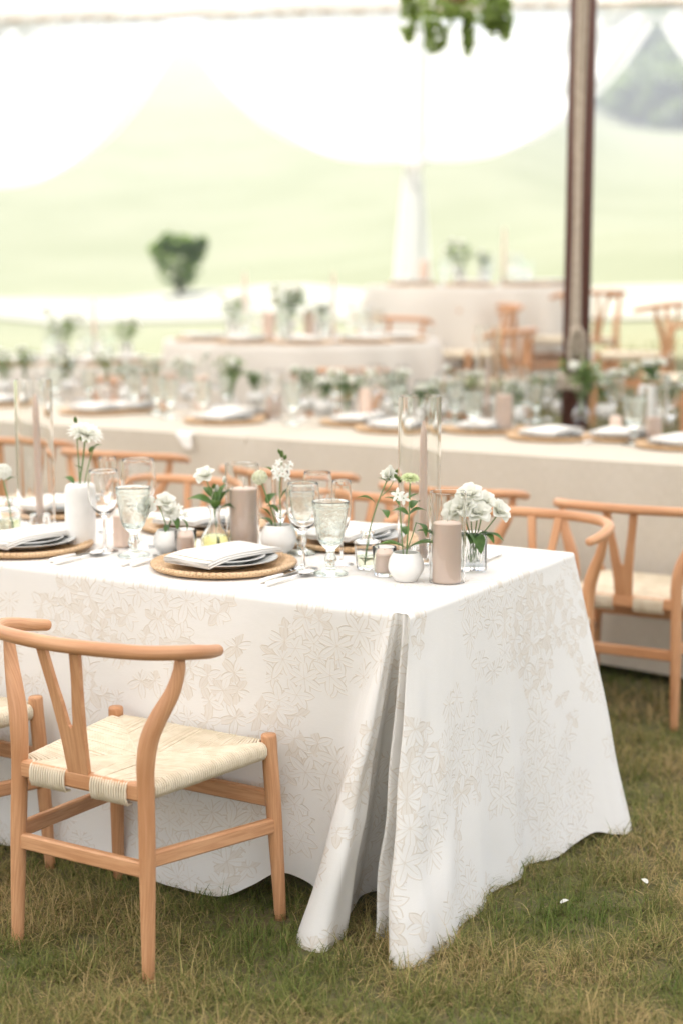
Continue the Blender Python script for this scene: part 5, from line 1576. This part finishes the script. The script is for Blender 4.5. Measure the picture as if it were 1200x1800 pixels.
for px, py, w, b, s in more_b:
    q = P2(px, py)
    thing('white_pot', 'round white pot holding the ' + w, 'vase', POT, q, 0, 'vases ' + G2)
    thing('flower_bunch', w + ' in the second row', 'flowers', BUNCH[b], (q.x, q.y, q.z + .068), random.uniform(0, 6), 'flower bunches ' + G2, s)
for px, py, w in ((620, 730, 'left of the pillar candle'), (680, 740, 'right of the pillar candle'), (780, 742, 'right of the tall front cylinder'), (380, 715, 'behind the leafy bunch'), (140, 705, 'left of the fifth plate'), (220, 718, 'right of the fifth plate'), (895, 735, 'behind the hurricane left of the pole'), (340, 730, 'left of the pillar by the fourth plate')):
    two('wine_glass', WINE, 'blurred second row wine glass', 'wine glass', px, py, w, 'more wine glasses', 1.05)
    two('green_goblet', GOBLET, 'blurred second row goblet', 'goblet', px + 18, py + 4, w, 'more goblets', 1.0)
# napkin corner slipped over the linen edge
mb = MB()
c0 = uv_w(2.46, T2V0)
V = []
for j in range(9):
    for i in range(6):
        t = j / 8; s = i / 5 - .5
        w_ = uv_w(2.50 + s * .10 * (1 - .55 * t) - .05 * t, T2V0 + .03 - .048 * min(1, t * 3) - .012 * t)
        V.append((w_.x, w_.y, T2Z + .004 - .085 * max(0, t - .25) + .003 * math.sin(i * 2)))
mb.add(V, [(j * 6 + i, j * 6 + i + 1, j * 6 + i + 7, j * 6 + i + 6) for j in range(8) for i in range(5)], [(0, 0)] * 54)
thing('napkin', 'white napkin corner hanging over the linen table edge', 'napkin', mb.mesh('napkin_corner', MAT['napkin']))

# ------------------------------------------------------------------ round tables
def lay_round(C, R, degs, where, seed, bunches, tapers):
    r_ = random.Random(seed)
    g = 'on the round tables'
    n = len(degs)
    for i, dg in enumerate(degs):
        a = math.radians(dg)
        q = Vector((C.x + (R - .22) * math.cos(a), C.y + (R - .22) * math.sin(a), C.z + .0006))
        o = f'{ORD[i]} from the left on the {where}'
        setting(q, a + PI / 2, o, g)
        for (kind, nme, me, cat, da, dr, s) in (('blurred green goblet by the plate ', 'green_goblet', GOBLET, 'goblet', .30, .40, 1.0), ('blurred wine glass by the plate ', 'wine_glass', WINE, 'wine glass', .42, .48, 1.05),
                                               ('blurred champagne flute by the plate ', 'champagne_flute', FLUTE, 'champagne flute', .20, .47, 1.05)):
            b = a + da
            thing(nme, kind + o, cat, me, (C.x + (R - dr) * math.cos(b), C.y + (R - dr) * math.sin(b), C.z + .0006), r_.uniform(0, 6), cat + ' ' + g, s)
    for i, (dx, dy, b, s, w) in enumerate(bunches):
        q = Vector((C.x + dx, C.y + dy, C.z + .0006))
        thing('ribbed_vase', f'glass vase holding the {w} on the {where}', 'vase', RIBVASE, q, 0, 'vases ' + g, 1.2)
        thing('flower_bunch', f'{w} on the {where}', 'flowers', BUNCH[b], (q.x, q.y, q.z + .11), r_.uniform(0, 6), 'flower bunches ' + g, s)
    for i, (dx, dy, w, kind) in enumerate(tapers):
        q = Vector((C.x + dx, C.y + dy, C.z + .0006))
        if kind == 'taper':
            thing('taper_holder', f'glass holder of the {w} taper on the {where}', 'candle holder', HOLDER, q, 0, 'candle holders ' + g)
            thing('taper_candle', f'{w} taupe taper candle on the {where}', 'candle', TAPER, (q.x, q.y, q.z + .0135), 0, 'candles ' + g, (1.1, 1.1, 1.15))
        else:
            thing('pillar_candle', f'{w} taupe pillar candle on the {where}', 'candle', PILLAR, q, 0, 'candles ' + g, (1, 1, 1.1))
lay_round(RT3, .88, (205, 240, 272, 305, 335), 'middle round table', 1, ((-.10, -.15, 1, 1.7, 'big leafy bunch'), (-.45, .1, 4, 1.1, 'pale airy bunch'), (.12, -.2, 0, 1.0, 'cream bloom bunch')), ((-.36, -.05, 'left', 'taper'), (.20, .1, 'right', 'taper'), (-.2, -.3, 'front', 'pillar'), (.05, -.05, 'back', 'pillar')))
lay_round(RT4, .80, (215, 262, 305, 345), 'farthest round table', 2, ((-.12, -.1, 3, 1.5, 'tall leafy bunch'), (.05, -.25, 2, 1.2, 'dark leafy bunch')), ((-.38, -.1, 'left', 'pillar'), (.22, .05, 'right', 'taper')))
lay_round(RT5, .80, (262, 300, 335), 'far left round table', 3, ((.1, -.2, 4, 1.4, 'loose pale bunch'), (.5, .0, 3, 1.2, 'leafy pale bunch')), ((.3, -.1, 'right', 'taper'),))

# ------------------------------------------------------------------ summer haze
m, nt, out = new_mat('haze')
pv = nt.nodes.new('ShaderNodeVolumePrincipled')
pv.inputs['Color'].default_value = (.94, .96, .97, 1)
pv.inputs['Density'].default_value = .0042
pv.inputs['Anisotropy'].default_value = .2
nt.links.new(pv.outputs[0], out.inputs['Volume'])
mb = MB()
X0, X1, Y0, Y1, Z0, Z1_ = -620, 620, -220, 1220, -3, 42
mb.add([(X0, Y0, Z0), (X1, Y0, Z0), (X1, Y1, Z0), (X0, Y1, Z0), (X0, Y0, Z1_), (X1, Y0, Z1_), (X1, Y1, Z1_), (X0, Y1, Z1_)],
       [(0, 3, 2, 1), (4, 5, 6, 7), (0, 1, 5, 4), (1, 2, 6, 5), (2, 3, 7, 6), (3, 0, 4, 7)], None, 0, False)
stuff(tag(link('haze', mb.mesh('haze', MAT['haze'])), 'pale summer haze softening the lawn and the far trees', 'haze'))
